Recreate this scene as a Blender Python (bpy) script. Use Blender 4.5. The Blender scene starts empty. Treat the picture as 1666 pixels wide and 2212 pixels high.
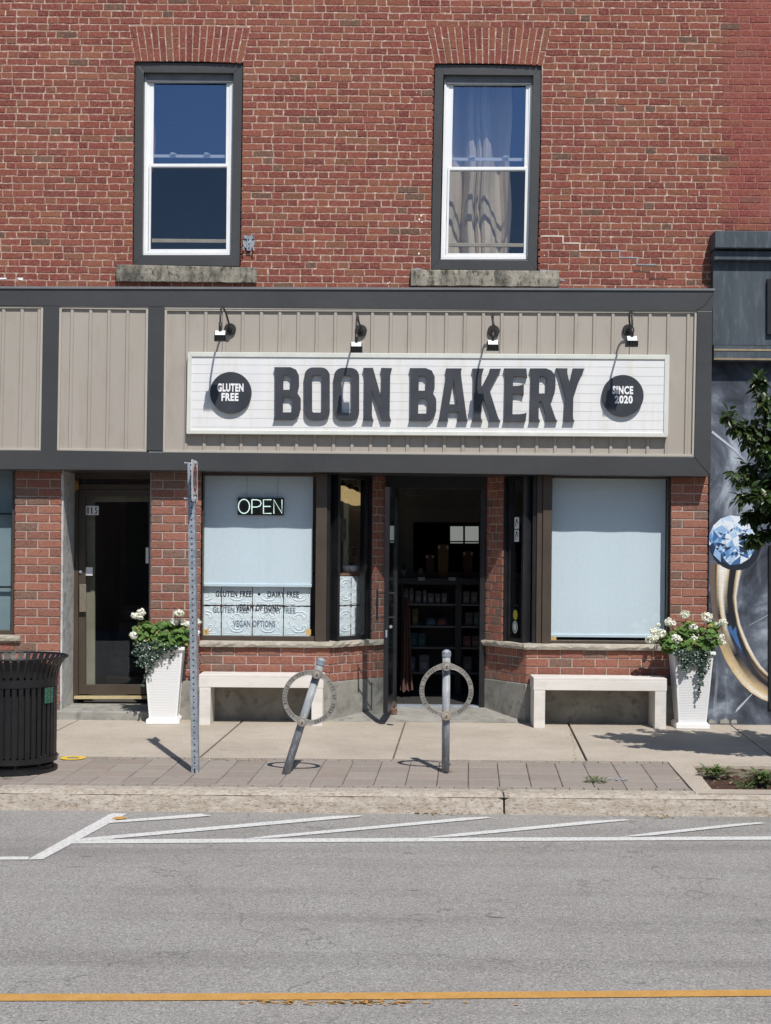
import bpy, bmesh, math, random
from mathutils import Vector, Matrix
R = math.radians
random.seed(7)
C = bpy.context.scene.collection
SC = bpy.context.scene

# ---------------------------------------------------------------- camera
FPX, CX, CY, ROLL, ZC = 3050.0, 833.0, 1175.0, R(0.5), 1.92   # photo measured at 1666 x 2212
cam = bpy.data.cameras.new('camera'); co = bpy.data.objects.new('camera', cam); C.objects.link(co)
cam.sensor_fit = 'VERTICAL'; cam.sensor_height = 24.0; cam.lens = 24.0 * FPX / 2212.0
cam.shift_y = (1175.0 - 1106.0) / 2212.0
cam.clip_start = 0.1; cam.clip_end = 600
co.matrix_world = Matrix.Translation((0, 0, ZC)) @ Matrix.Rotation(R(90), 4, 'X') @ Matrix.Rotation(ROLL, 4, 'Z')
SC.camera = co
# ---------------------------------------------------------------- sky and sun
w = bpy.data.worlds.new('World'); SC.world = w; w.use_nodes = True
nt = w.node_tree; bg = nt.nodes['Background']
sky = nt.nodes.new('ShaderNodeTexSky'); sky.sky_type = 'NISHITA'; sky.sun_disc = False
SUNV = Vector((0.245, -0.71, 1.0)).normalized()
sky.sun_elevation = math.asin(SUNV.z); sky.sun_rotation = math.atan2(SUNV.x, SUNV.y)
sky.air_density = 1.0; sky.dust_density = 0.3; sky.ozone_density = 2.0
nt.links.new(sky.outputs[0], bg.inputs[0]); bg.inputs[1].default_value = 0.085
sun = bpy.data.lights.new('sun', 'SUN'); so = bpy.data.objects.new('sun', sun); C.objects.link(so)
sun.energy = 4.6; sun.angle = R(0.5); sun.color = (1.0, 0.955, 0.89)
so.rotation_euler = SUNV.to_track_quat('Z', 'Y').to_euler(); so.location = (3, -8, 14)
SC.view_settings.view_transform = 'Standard'; SC.view_settings.look = 'None'
SC.view_settings.exposure = 0.0; SC.view_settings.gamma = 1.0
SC.view_settings.use_curve_mapping = False

# ---------------------------------------------------------------- helpers
def U(px, py, Y):
    dx, dy = px - CX, py - CY
    c, s = math.cos(ROLL), math.sin(ROLL)
    return ((dx*c + dy*s) * Y / FPX, ZC - (-dx*s + dy*c) * Y / FPX)
def gz(Y): return 0.145 + (Y - 10.05) * 0.013
def G(px, py, walk=False):
    dx, dy = px - CX, py - CY
    c, s = math.cos(ROLL), math.sin(ROLL)
    tx, ty = dx*c + dy*s, -dx*s + dy*c
    z = 0.0 if not walk else 0.16
    for _ in range(6):
        Y = FPX * (ZC - z) / ty
        if walk: z = gz(Y)
    return (tx * Y / FPX, Y, z)

class MB:
    def __init__(s): s.v = []; s.f = []; s.c = []; s.col = None
    def av(s, p):
        s.v.append(tuple(p)); s.c.append(s.col or (1, 1, 1)); return len(s.v) - 1
    def face(s, pts): s.f.append([s.av(p) for p in pts])
    def box(s, x0, x1, y0, y1, z0, z1):
        i = [s.av(p) for p in ((x0,y0,z0),(x1,y0,z0),(x1,y1,z0),(x0,y1,z0),(x0,y0,z1),(x1,y0,z1),(x1,y1,z1),(x0,y1,z1))]
        for q in ((0,1,5,4),(1,2,6,5),(2,3,7,6),(3,0,4,7),(4,5,6,7),(3,2,1,0)): s.f.append([i[k] for k in q])
        return s
    def prism(s, pts, y0, y1):            # pts = (x,z) outline, extruded from y0 to y1
        n = len(pts)
        a = [s.av((x, y0, z)) for x, z in pts]; b = [s.av((x, y1, z)) for x, z in pts]
        s.f.append(a); s.f.append(b[::-1])
        for i in range(n):
            j = (i + 1) % n; s.f.append([a[j], a[i], b[i], b[j]])
        return s
    def px(s, pp, Y, y1, Yref=None):      # outline given in photo measurements on the plane Y
        return s.prism([U(x, y, Yref or Y) for x, y in pp], Y, y1)
    def pr(s, x0, y0, x1, y1, Y, Yb): return s.px([(x0,y0),(x1,y0),(x1,y1),(x0,y1)], Y, Yb)
    def flatz(s, pts, z0, z1):            # pts=(x,y) outline extruded in z
        n = len(pts)
        a = [s.av((x, y, z0(x,y) if callable(z0) else z0)) for x, y in pts]; b = [s.av((x, y, z1(x,y) if callable(z1) else z1)) for x, y in pts]
        s.f.append(a[::-1]); s.f.append(b)
        for i in range(n):
            j = (i + 1) % n; s.f.append([a[i], a[j], b[j], b[i]])
        return s
    def tube(s, path, r, n=8, cap=True):
        path = [Vector(p) for p in path]; rings = []
        rr = r if isinstance(r, (list, tuple)) else [r]*len(path)
        up = None
        for i, p in enumerate(path):
            d = (path[min(i+1, len(path)-1)] - path[max(i-1, 0)]).normalized()
            if up is None:
                up = Vector((0,0,1)) if abs(d.z) < .9 else Vector((0,1,0))
            a = d.cross(up)
            if a.length < 1e-4: a = d.cross(Vector((1, 0, 0)))
            a.normalize(); b = a.cross(d).normalized(); up = b
            rings.append([s.av(p + (a*math.cos(2*math.pi*k/n) + b*math.sin(2*math.pi*k/n))*rr[i]) for k in range(n)])
        for i in range(len(path)-1):
            for k in range(n):
                s.f.append([rings[i][k], rings[i][(k+1)%n], rings[i+1][(k+1)%n], rings[i+1][k]])
        if cap: s.f.append(rings[0][::-1]); s.f.append(rings[-1])
        return s
    def lathe(s, prof, c=(0,0,0), n=24, axis='z'):
        rings = []
        for r_, h in prof:
            ring = []
            for k in range(n):
                a = 2*math.pi*k/n; x, y = r_*math.cos(a), r_*math.sin(a)
                p = (c[0]+x, c[1]+y, c[2]+h) if axis == 'z' else (c[0]+x, c[1]+h, c[2]+y)
                ring.append(s.av(p))
            rings.append(ring)
        for i in range(len(rings)-1):
            for k in range(n):
                s.f.append([rings[i][k], rings[i][(k+1)%n], rings[i+1][(k+1)%n], rings[i+1][k]])
        s.f.append(rings[0][::-1]); s.f.append(rings[-1])
        return s
    def add(s, vf, M=None):
        o = len(s.v)
        for p in vf[0]: s.av(M @ Vector(p) if M else p)
        for f in vf[1]: s.f.append([k+o for k in f])
        return s
    def build(s, name, mat, parent=None, bevel=0, smooth=False, color=False, fix=True):
        me = bpy.data.meshes.new(name); me.from_pydata(s.v, [], s.f)
        if color:
            at = me.color_attributes.new('Col', 'FLOAT_COLOR', 'POINT')
            buf = []
            for c in s.c: buf += [c[0], c[1], c[2], 1.0]
            at.data.foreach_set('color', buf)
        if fix:
            bm = bmesh.new(); bm.from_mesh(me); bmesh.ops.recalc_face_normals(bm, faces=bm.faces); bm.to_mesh(me); bm.free()
        if smooth: me.polygons.foreach_set('use_smooth', [True]*len(me.polygons))
        me.materials.append(mat)
        o = bpy.data.objects.new(name, me); C.objects.link(o)
        if parent: o.parent = parent
        if bevel:
            b = o.modifiers.new('bevel', 'BEVEL'); b.width = bevel; b.segments = 2; b.limit_method = 'ANGLE'; b.angle_limit = R(40)
        return o

def tag(o, label=None, cat=None, group=None, kind=None):
    if label: o['label'] = label
    if cat: o['category'] = cat
    if group: o['group'] = group
    if kind: o['kind'] = kind
    return o
def thing(name, label, cat, loc=(0,0,0), group=None, rz=0):
    o = bpy.data.objects.new(name, None); C.objects.link(o); o.location = loc; o.rotation_euler = (0,0,rz)
    o.empty_display_size = .1
    return tag(o, label, cat, group)
def copy_tree(o, parent=None):
    c = o.copy(); C.objects.link(c); c.parent = parent
    for ch in [x for x in bpy.data.objects if x.parent == o]: copy_tree(ch, c)
    return c
def kids(o): return [x for x in bpy.data.objects if x.parent == o]
def text_vf(s, x0, z0, x1, z1, extrude=.001, offset=0.0, space=1.0, bevel=0):
    """mesh of a word in the xz plane fitted in the box"""
    cu = bpy.data.curves.new('t', 'FONT'); cu.body = s; cu.size = 1; cu.offset = offset; cu.space_character = space
    cu.resolution_u = 4
    ob = bpy.data.objects.new('t', cu); C.objects.link(ob)
    dg = bpy.context.evaluated_depsgraph_get(); me = bpy.data.meshes.new_from_object(ob.evaluated_get(dg))
    vs = [v.co.copy() for v in me.vertices]; fs = [list(p.vertices) for p in me.polygons]
    bpy.data.objects.remove(ob); bpy.data.meshes.remove(me)
    ax0, ax1 = min(v.x for v in vs), max(v.x for v in vs); ay0, ay1 = min(v.y for v in vs), max(v.y for v in vs)
    V = [((v.x-ax0)/(ax1-ax0)*(x1-x0)+x0, 0.0, (v.y-ay0)/(ay1-ay0)*(z1-z0)+z0) for v in vs]
    n = len(V); V2 = [(x, extrude, z) for x, y, z in V]
    F = [f for f in fs] + [[k+n for k in f[::-1]] for f in fs]
    cnt = {}
    for f in fs:
        for i in range(len(f)):
            e = (f[i], f[(i+1)%len(f)]); cnt[tuple(sorted(e))] = cnt.get(tuple(sorted(e)), []) + [e]
    for k, es in cnt.items():
        if len(es) == 1:
            a, b = es[0]; F.append([b, a, a+n, b+n])
    return V + V2, F
def poly_holes(outer, holes, y0, y1):
    cu = bpy.data.curves.new('p', 'CURVE'); cu.dimensions = '2D'; cu.fill_mode = 'BOTH'; cu.extrude = (y1-y0)/2
    for L in [outer] + holes:
        sp = cu.splines.new('POLY'); sp.points.add(len(L)-1); sp.use_cyclic_u = True
        for i, (x, z) in enumerate(L): sp.points[i].co = (x, z, 0, 1)
    ob = bpy.data.objects.new('p', cu); C.objects.link(ob)
    dg = bpy.context.evaluated_depsgraph_get(); me = bpy.data.meshes.new_from_object(ob.evaluated_get(dg))
    V = [(v.co.x, (y0+y1)/2 - v.co.z, v.co.y) for v in me.vertices]; F = [list(p.vertices) for p in me.polygons]
    bpy.data.objects.remove(ob); bpy.data.meshes.remove(me)
    return V, F
def smooth_poly(pts, rounds):
    """corner cutting on the vertices whose index is in rounds"""
    out = []
    n = len(pts)
    for i, p in enumerate(pts):
        if i in rounds:
            a = pts[i-1]; b = pts[(i+1) % n]
            q0 = ((p[0]*.6+a[0]*.4), (p[1]*.6+a[1]*.4)); q2 = ((p[0]*.6+b[0]*.4), (p[1]*.6+b[1]*.4))
            for t in (0, .25, .5, .75, 1):
                out.append(((1-t)**2*q0[0]+2*t*(1-t)*p[0]+t*t*q2[0], (1-t)**2*q0[1]+2*t*(1-t)*p[1]+t*t*q2[1]))
        else: out.append(p)
    return out

# ---------------------------------------------------------------- materials
def newmat(name):
    m = bpy.data.materials.new(name); m.use_nodes = True
    n = m.node_tree; return m, n, n.nodes['Principled BSDF']
def ramp(n, src, stops):
    r = n.nodes.new('ShaderNodeValToRGB'); n.links.new(src, r.inputs[0])
    el = r.color_ramp.elements
    while len(el) < len(stops): el.new(.5)
    for e, (p, c) in zip(el, stops): e.position = p; e.color = (*c, 1) if len(c) == 3 else c
    return r.outputs[0]
def noise(n, vec, scale, detail=4, rough=.6, dist=0):
    t = n.nodes.new('ShaderNodeTexNoise'); t.inputs['Scale'].default_value = scale; t.inputs['Detail'].default_value = detail
    t.inputs['Roughness'].default_value = rough; t.inputs['Distortion'].default_value = dist
    if vec: n.links.new(vec, t.inputs['Vector'])
    return t.outputs['Fac']
def mapping(n, sc=(1,1,1), kind='Object', rot=(0,0,0)):
    tc = n.nodes.new('ShaderNodeTexCoord'); mp = n.nodes.new('ShaderNodeMapping')
    mp.inputs['Scale'].default_value = sc; mp.inputs['Rotation'].default_value = rot
    n.links.new(tc.outputs[kind], mp.inputs[0]); return mp.outputs[0]
def mixc(n, fac, a, b, mode='MIX'):
    m = n.nodes.new('ShaderNodeMix'); m.data_type = 'RGBA'; m.blend_type = mode
    for s, v in ((m.inputs[0], fac), (m.inputs[6], a), (m.inputs[7], b)):
        if isinstance(v, (int, float)): s.default_value = v
        elif isinstance(v, tuple): s.default_value = (*v, 1)
        else: n.links.new(v, s)
    return m.outputs[2]
def math_(n, op, a, b=0.0):
    m = n.nodes.new('ShaderNodeMath'); m.operation = op
    for s, v in ((m.inputs[0], a), (m.inputs[1], b)):
        if isinstance(v, (int, float)): s.default_value = v
        else: n.links.new(v, s)
    return m.outputs[0]
def bump(n, bs, h, strength=.5, dist=.005):
    b = n.nodes.new('ShaderNodeBump'); b.inputs['Strength'].default_value = strength; b.inputs['Distance'].default_value = dist
    n.links.new(h, b.inputs['Height'])
    if bs.inputs['Normal'].links:
        n.links.new(bs.inputs['Normal'].links[0].from_socket, b.inputs['Normal'])
    n.links.new(b.outputs[0], bs.inputs['Normal'])
def M(name, c1, c2=None, sc=8, rough=.7, bmp=0, bsc=None, metal=0, dist=.004, stretch=(1,1,1), spec=.5, c3=None, sc3=60, lo=.35, hi=.65):
    m, n, b = newmat(name); b.inputs['Roughness'].default_value = rough; b.inputs['Metallic'].default_value = metal
    b.inputs['Specular IOR Level'].default_value = spec
    v = mapping(n, stretch)
    col = None
    if c2:
        col = ramp(n, noise(n, v, sc, 6), [(lo, c1), (hi, c2)])
        if c3: col = mixc(n, ramp(n, noise(n, v, sc3, 3), [(.52, (0,0,0)), (.68, (1,1,1))]), col, c3)
        n.links.new(col, b.inputs['Base Color'])
    else: b.inputs['Base Color'].default_value = (*c1, 1)
    if bmp: bump(n, b, noise(n, v, bsc or sc*6, 5), bmp, dist)
    return m
def brickmat(name, rustic):
    m, n, b = newmat(name); b.inputs['Roughness'].default_value = .88; b.inputs['Specular IOR Level'].default_value = .25
    a = n.nodes.new('ShaderNodeAttribute'); a.attribute_name = 'Col'
    v = mapping(n, (1,1,1)); vs = mapping(n, (1,1,2.2))
    if rustic:
        f = noise(n, vs, 55, 4, .6, 1.2)
        col = mixc(n, ramp(n, f, [(.38,(0,0,0)),(.66,(1,1,1))]), a.outputs['Color'], mixc(n, .5, a.outputs['Color'], (.52,.30,.22)))
        col = mixc(n, ramp(n, noise(n, v, 24, 5), [(.30,(1,1,1)),(.45,(0,0,0))]), col, mixc(n, .5, col, (.10,.045,.035)))
        n.links.new(col, b.inputs['Base Color']); bump(n, b, f, .9, .012); bump(n, b, noise(n, v, 300, 3), .35, .003)
    else:
        f = noise(n, v, 42, 7, .68, .6)
        col = mixc(n, ramp(n, f, [(.46,(0,0,0)),(.62,(.9,.9,.9))]), a.outputs['Color'], mixc(n, .45, a.outputs['Color'], (.40,.19,.12)))
        col = mixc(n, ramp(n, noise(n, v, 75, 6, .7), [(.30,(1,1,1)),(.46,(0,0,0))]), col, mixc(n, .55, col, (.12,.035,.03)))
        col = mixc(n, ramp(n, noise(n, v, 1.1, 4), [(.45,(0,0,0)),(.75,(.25,.25,.25))]), col, (.30,.15,.10))
        n.links.new(col, b.inputs['Base Color']); bump(n, b, f, .8, .006); bump(n, b, noise(n, v, 260, 3), .4, .003)
    return m
def glassmat(name, tint=(.96,.98,.98), refl=(1,1,1), k=1.0, ior=1.5, wavy=0):
    m = bpy.data.materials.new(name); m.use_nodes = True; n = m.node_tree; n.nodes.clear()
    out = n.nodes.new('ShaderNodeOutputMaterial'); tr = n.nodes.new('ShaderNodeBsdfTransparent'); gl = n.nodes.new('ShaderNodeBsdfGlossy')
    tr.inputs[0].default_value = (*tint, 1); gl.inputs[0].default_value = (*refl, 1); gl.inputs['Roughness'].default_value = .0
    lw = n.nodes.new('ShaderNodeLayerWeight'); lw.inputs[0].default_value = .5      # thin pane, the same from both sides
    sch = math_(n, 'ADD', math_(n, 'MULTIPLY', math_(n, 'POWER', lw.outputs['Facing'], 5.0), .96), .04)
    mx = n.nodes.new('ShaderNodeMixShader'); n.links.new(math_(n, 'MINIMUM', math_(n, 'MULTIPLY', sch, k), 1.0), mx.inputs[0])
    n.links.new(tr.outputs[0], mx.inputs[1]); n.links.new(gl.outputs[0], mx.inputs[2]); n.links.new(mx.outputs[0], out.inputs[0])
    if wavy:
        bp = n.nodes.new('ShaderNodeBump'); bp.inputs['Strength'].default_value = wavy; bp.inputs['Distance'].default_value = .01
        n.links.new(noise(n, mapping(n), 2.5, 1), bp.inputs['Height']); n.links.new(bp.outputs[0], gl.inputs['Normal'])
    return m
def emit(name, col, s):
    m, n, b = newmat(name); b.inputs['Base Color'].default_value = (*col, 1)
    b.inputs['Emission Color'].default_value = (*col, 1); b.inputs['Emission Strength'].default_value = s; return m

MBR_OLD = brickmat('old_brick', False); MBR_NEW = brickmat('rustic_brick', True)
M_MORT = M('old_mortar', (.33,.195,.15), (.44,.305,.245), 7, .95, .8, 180, dist=.004, c3=(.64,.52,.45), sc3=26)
M_MORTR = M('washed_mortar', (.26,.095,.08), (.34,.155,.13), 9, .95, .7, 180, dist=.004)
M_MORT2 = M('new_mortar', (.40,.33,.29), (.50,.43,.38), 12, .95, .6, 200)
M_TRIM = M('charcoal_trim', (.045,.046,.048), (.060,.060,.062), .9, .38, .35, 1.8, dist=.03)
M_HEAD = M('dark_head_strip', (.12,.13,.15), (.16,.17,.19), 6, .5)  # dark blue grey for the strip across the window head
M_CAP = M('flashing_cap', (.16,.165,.17), (.20,.205,.21), 4, .4)
M_SIDE = M('beige_siding', (.365,.328,.285), (.39,.353,.31), 1.2, .6, .12, 60, dist=.002, stretch=(1.5,1,.5), c3=(.350,.315,.272), sc3=5)
M_BTRIM = M('beige_trim', (.42,.39,.34), (.45,.42,.37), 5, .6)
M_WHITE = M('white_vinyl', (.80,.82,.84), (.86,.87,.88), 5, .35)
M_STONE = M('old_sill_stone', (.10,.095,.08), (.36,.33,.27), 9, .95, .9, 60, dist=.01, c3=(.06,.058,.05), sc3=26, stretch=(1,1,.5))
M_LIME = M('limestone_sill', (.38,.35,.29), (.50,.46,.39), 7, .9, .8, 25, dist=.012)
M_CONC = M('plinth_concrete', (.23,.225,.20), (.34,.33,.30), 3.5, .92, .5, 40, dist=.006, c3=(.19,.18,.16), sc3=9)
M_STUCCO = M('stucco_render', (.42,.42,.41), (.56,.56,.55), 4, .9, .9, 14, dist=.012, c3=(.30,.30,.29), sc3=7)
M_BRONZE = M('bronze_aluminium', (.060,.045,.034), (.075,.058,.044), 4, .4, spec=.5)
M_DARK = M('black_frame', (.012,.012,.014), (.020,.020,.023), 6, .35)
M_BLACK = M('matte_black', (.010,.010,.011), None, rough=.6)
M_GLASS = glassmat('shop_glass', (.96,.98,.985), (.9,.95,1), 1.0)
M_GLASSUP = glassmat('upper_glass', (.97,.98,.99), (.42,.58,.86), 6.0, wavy=.02)
M_GLASSLO = glassmat('screened_glass', (.90,.90,.90), (.42,.50,.62), 2.6, wavy=.05)
M_BLIND = M('roller_blind_fabric', (.66,.73,.79), (.70,.77,.83), 30, .9, .25, 350, dist=.001)
M_ROOM = M('room_wall', (.17,.16,.145), (.21,.20,.18), 2, .9)
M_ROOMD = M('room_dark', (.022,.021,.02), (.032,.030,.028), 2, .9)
M_CREAM = M('cream_paint', (.20,.18,.125), (.28,.26,.19), 3, .7)
M_GALV = M('galvanised_steel', (.20,.235,.28), (.34,.38,.43), 26, .5, .15, 60, metal=.15, c3=(.42,.45,.49), sc3=50)
M_GALVR = M('worn_galvanised_pipe', (.19,.215,.245), (.37,.39,.41), 14, .6, .25, 80, metal=.08, stretch=(1,1,.25), c3=(.42,.43,.44), sc3=60)
M_CAST = M('cast_aluminium', (.26,.245,.225), (.34,.325,.30), 14, .55, .3, 120, metal=.35)
M_CASTD = M('dark_cast_letters', (.07,.065,.06), None, rough=.7)  # plain dark colour for the lettering on the cast rings
M_RUST = M('rusty_iron', (.10,.05,.035), (.22,.13,.09), 30, .9, .6, 90)
M_WPAINT = M('white_painted_wood', (.66,.63,.59), (.74,.71,.67), 5, .6, .3, 30, dist=.003, stretch=(.3,1,1), c3=(.60,.57,.53), sc3=9)
M_SIGNW = M('sign_face_acrylic', (.745,.75,.765), (.79,.79,.79), 2.5, .45, c3=(.72,.71,.67), sc3=3.2, stretch=(3,1,.4))
M_SIGNF = M('sign_frame', (.60,.62,.57), (.68,.70,.65), 5, .5)
M_LET = M('letter_charcoal', (.036,.040,.050), (.052,.056,.066), 5, .5, .1, 30)
M_DISC = M('disc_black', (.026,.030,.040), (.040,.044,.055), 4, .5)
M_WTXT = M('white_lettering', (.85,.86,.88), None, rough=.5)
M_BTXT = M('black_lettering', (.015,.015,.017), None, rough=.6)
M_LAMPB = M('lamp_black', (.02,.018,.017), (.035,.03,.028), 20, .45)
M_STRIPE = M('white_road_paint', (.60,.60,.59), (.72,.72,.71), 30, .8, .6, 240, c3=(.36,.355,.35), sc3=70)
M_YEL = M('orange_yellow_paint', (.52,.27,.06), (.60,.33,.09), 12, .8, .6, 240, c3=(.40,.24,.10), sc3=90)

def ground_mat(name, base, light, dark, grain=.5, gs=170, streak=True):
    m, n, b = newmat(name); b.inputs['Roughness'].default_value = .93; b.inputs['Specular IOR Level'].default_value = .25
    v = mapping(n)
    vo = n.nodes.new('ShaderNodeTexVoronoi'); vo.inputs['Scale'].default_value = gs; n.links.new(v, vo.inputs['Vector'])
    sp = n.nodes.new('ShaderNodeSeparateColor'); n.links.new(vo.outputs['Color'], sp.inputs[0])
    g = ramp(n, sp.outputs[0], [(0, dark), (.35, base), (.75, base), (1, light)])
    col = mixc(n, grain, base, g)
    col = mixc(n, ramp(n, noise(n, v, 1.3, 6), [(.35,(0,0,0)),(.7,(.6,.6,.6))]), col, mixc(n, 1.0, col, (.80,.79,.77), 'MULTIPLY'))
    else_ = 0
    if not streak:
        col = mixc(n, ramp(n, noise(n, v, .9, 8, .7), [(.42,(0,0,0)),(.62,(.8,.8,.8))]), col, mixc(n, 1.0, col, (.80,.79,.78), 'MULTIPLY'))
        col = mixc(n, ramp(n, noise(n, v, 7, 6, .7), [(.60,(0,0,0)),(.72,(.6,.6,.6))]), col, mixc(n, 1.0, col, (.72,.69,.65), 'MULTIPLY'))
    if streak:
        vs = mapping(n, (.09, 1.5, 1))
        col = mixc(n, ramp(n, noise(n, vs, 1.6, 5), [(.5,(0,0,0)),(.72,(.9,.9,.9))]), col, mixc(n, 1.0, col, (.74,.735,.73), 'MULTIPLY'))
        ck = n.nodes.new('ShaderNodeTexVoronoi'); ck.feature = 'DISTANCE_TO_EDGE'; ck.inputs['Scale'].default_value = .42
        wn = n.nodes.new('ShaderNodeTexNoise'); wn.inputs['Scale'].default_value = 3.0; wn.inputs['Detail'].default_value = 6; n.links.new(v, wn.inputs['Vector'])
        vm = n.nodes.new('ShaderNodeVectorMath'); vm.operation = 'MULTIPLY_ADD'; vm.inputs[1].default_value = (.7,.7,.7); n.links.new(wn.outputs['Color'], vm.inputs[0]); n.links.new(v, vm.inputs[2]); n.links.new(vm.outputs[0], ck.inputs['Vector'])
        col = mixc(n, ramp(n, ck.outputs['Distance'], [(.0,(.55,.55,.55)),(.004,(0,0,0))]), col, (.10,.095,.09))
        vd = mapping(n, (.45, 2.6, 1))
        d = ramp(n, noise(n, vd, 9, 2, .4), [(.735,(0,0,0)),(.76,(1,1,1))])
        col = mixc(n, d, col, (.07,.065,.06))
    n.links.new(col, b.inputs['Base Color'])
    bump(n, b, noise(n, v, gs*1.1, 3), .55, .006)
    return m
M_ROAD = ground_mat('weathered_asphalt', (.315,.305,.295), (.52,.50,.475), (.15,.15,.15), .8, 140)
M_WALK = ground_mat('sidewalk_concrete', (.50,.445,.375), (.60,.54,.47), (.27,.245,.21), .6, 200, False)
M_KERB = M('kerb_concrete', (.38,.33,.27), (.52,.475,.42), 22, .95, .9, 120, dist=.010, c3=(.27,.20,.145), sc3=55, stretch=(.6,1,1.2))
def attr_mat(name, mul=(1,1,1), rough=.9, b1=.4, bs=200, spec=.3, dark=None):
    m, n, b = newmat(name); b.inputs['Roughness'].default_value = rough; b.inputs['Specular IOR Level'].default_value = spec
    a = n.nodes.new('ShaderNodeAttribute'); a.attribute_name = 'Col'
    v = mapping(n)
    col = mixc(n, ramp(n, noise(n, v, 30, 6, .7), [(.35,(0,0,0)),(.7,(.5,.5,.5))]), a.outputs['Color'], mixc(n, 1.0, a.outputs['Color'], (.66,.66,.66), 'MULTIPLY'))
    n.links.new(col, b.inputs['Base Color']); bump(n, b, noise(n, v, bs, 4), b1, .005); return m
M_PAVER = attr_mat('paver_concrete')
M_ITEM = attr_mat('painted_goods', bs=60, b1=.1)
M_LITTER = attr_mat('dry_leaves', bs=60, b1=.1)
def leafmat(name, c1, c2, rough=.4, tr=.25):
    m, n, b = newmat(name); a = n.nodes.new('ShaderNodeAttribute'); a.attribute_name = 'Col'
    n.links.new(a.outputs['Color'], b.inputs['Base Color'])
    b.inputs['Roughness'].default_value = rough
    ts = n.nodes.new('ShaderNodeBsdfTranslucent'); n.links.new(mixc(n, 1.0, a.outputs['Color'], (1.3,1.5,.5), 'MULTIPLY'), ts.inputs[0])
    mx = n.nodes.new('ShaderNodeMixShader'); mx.inputs[0].default_value = tr
    n.links.new(b.outputs[0], mx.inputs[1]); n.links.new(ts.outputs[0], mx.inputs[2]); n.links.new(mx.outputs[0], n.nodes['Material Output'].inputs[0])
    return m
M_LEAF = leafmat('tree_leaves', None, None, .38, .22)
M_GLEAF = leafmat('geranium_leaves', None, None, .6, .2)
M_IVY = leafmat('ivy_leaves', None, None, .3, .1)
M_PETAL = leafmat('white_petals', None, None, .7, .15)
M_BARK = M('bark', (.10,.075,.05), (.20,.15,.10), 30, .9, .7, 80)

# ---------------------------------------------------------------- ground (structure)
YK = 10.05
mb = MB(); mb.face([(-150,-150,-.004),(150,-150,-.004),(150,150,-.004),(-150,150,-.004)])
tag(mb.build('ground', M_ROAD), kind='structure')
mb = MB(); mb.face([(-60,-4.2,0),(60,-4.2,0),(60,YK+.1,0),(-60,YK+.1,0)])
tag(mb.build('road', M_ROAD), kind='structure')
# kerb with worn rounded profile, three visible lengths
prof = [(YK+.0,-.02),(YK+.012,.03),(YK+.02,.075),(YK+.03,.11),(YK+.055,.132),(YK+.09,.142),(YK+.20,.147),(YK+.20,.0)]
jx = [G(3,1735)[0], U(1090,1735,YK)[0]]
cuts = [-12, jx[0]-.008, jx[0]+.008, jx[1]-.007, jx[1]+.007, 12]
mb = MB()
def hn(x, k): return (math.sin(x*7.3+k)*.5+math.sin(x*17.1+k*2.3)*.3+math.sin(x*41+k*1.7)*.2)
for a, b in ((0,1),(2,3),(4,5)):
    x0, x1 = cuts[a], cuts[b]; n = int((x1-x0)/.035)
    rings = []
    for i in range(n+1):
        x = x0+(x1-x0)*i/n
        e = .012*max(0, 1-min(i, n-i)/1.0)
        rings.append([mb.av((x, y+(hn(x,k)*.0035 if k < 6 else 0)+e*(k<6), z+(hn(x+3,k)*.003 if 0<k<6 else 0)-e*(2<k<7))) for k, (y, z) in enumerate(prof)])
    for i in range(n):
        for k in range(len(prof)-1): mb.f.append([rings[i][k], rings[i][k+1], rings[i+1][k+1], rings[i+1][k]])
    mb.f.append(rings[0]); mb.f.append(rings[-1][::-1])
tag(mb.build('kerb', M_KERB, smooth=False), kind='structure')
# soil below the joints
mb = MB(); mb.face([(-12,YK+.03,gz(YK)-.03),(12,YK+.03,gz(YK)-.03),(12,13.9,gz(13.9)-.022),(-12,13.9,gz(13.9)-.022)])
M_SOIL = M('joint_soil', (.10,.085,.06), (.20,.17,.12), 30, .95, .7, 120)
tag(mb.build('sidewalk_base', M_SOIL), kind='structure')
# planting bed outline
B_in = [G(1495,1653,True), G(1538,1705,True)]; B_out = [G(1448,1650,True), G(1503,1714,True)]
bx_b, bx_f = B_out[0][0], B_out[1][0]
# pavers
YP0, YP1 = YK+.205, 11.53
SK = -.06
def skx(x, Y): return x + (13.6-Y)*SK
mb = MB(); rnd = random.Random(3)
def paver(x0, x1, y0, y1):
    def lim(y): return bx_b + (bx_f-bx_b)*(y-B_out[0][1])/(B_out[1][1]-B_out[0][1]) - .012
    g = .0025
    gy = .006
    pts = [(skx(x0,y0)+g, y0+gy), (skx(x1,y0)-g, y0+gy), (skx(x1,y1)-g, y1-gy), (skx(x0,y1)+g, y1-gy)]
    if pts[0][0] > lim(y0) and pts[3][0] > lim(y1) and pts[0][0] < 12: return
    pts = [(min(x, lim(y)), y) for x, y in pts]
    if pts[1][0]-pts[0][0] < .02: return
    t = rnd.uniform(-.022,.022); mb.col = (.31+t+rnd.uniform(-.008,.008), .27+t, .24+t*.9)
    dz = rnd.uniform(-.0015,.0015); tx = rnd.uniform(-.008,.008)
    cx = pts[0][0]
    top = lambda x, y: gz(y)+dz+(x-cx)*tx
    i = [mb.av((x,y,gz(y)-.03)) for x,y in pts]; j = [mb.av((x,y,top(x,y)-.004)) for x,y in pts]
    c = (sum(p[0] for p in pts)/4, sum(p[1] for p in pts)/4)
    k = [mb.av((x+(c[0]-x)*.045, y+(c[1]-y)*.045, top(x,y))) for x,y in pts]
    for q in range(4):
        r_ = (q+1)%4; mb.f.append([i[q],i[r_],j[r_],j[q]]); mb.f.append([j[q],j[r_],k[r_],k[q]])
    mb.f.append(k)
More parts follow.
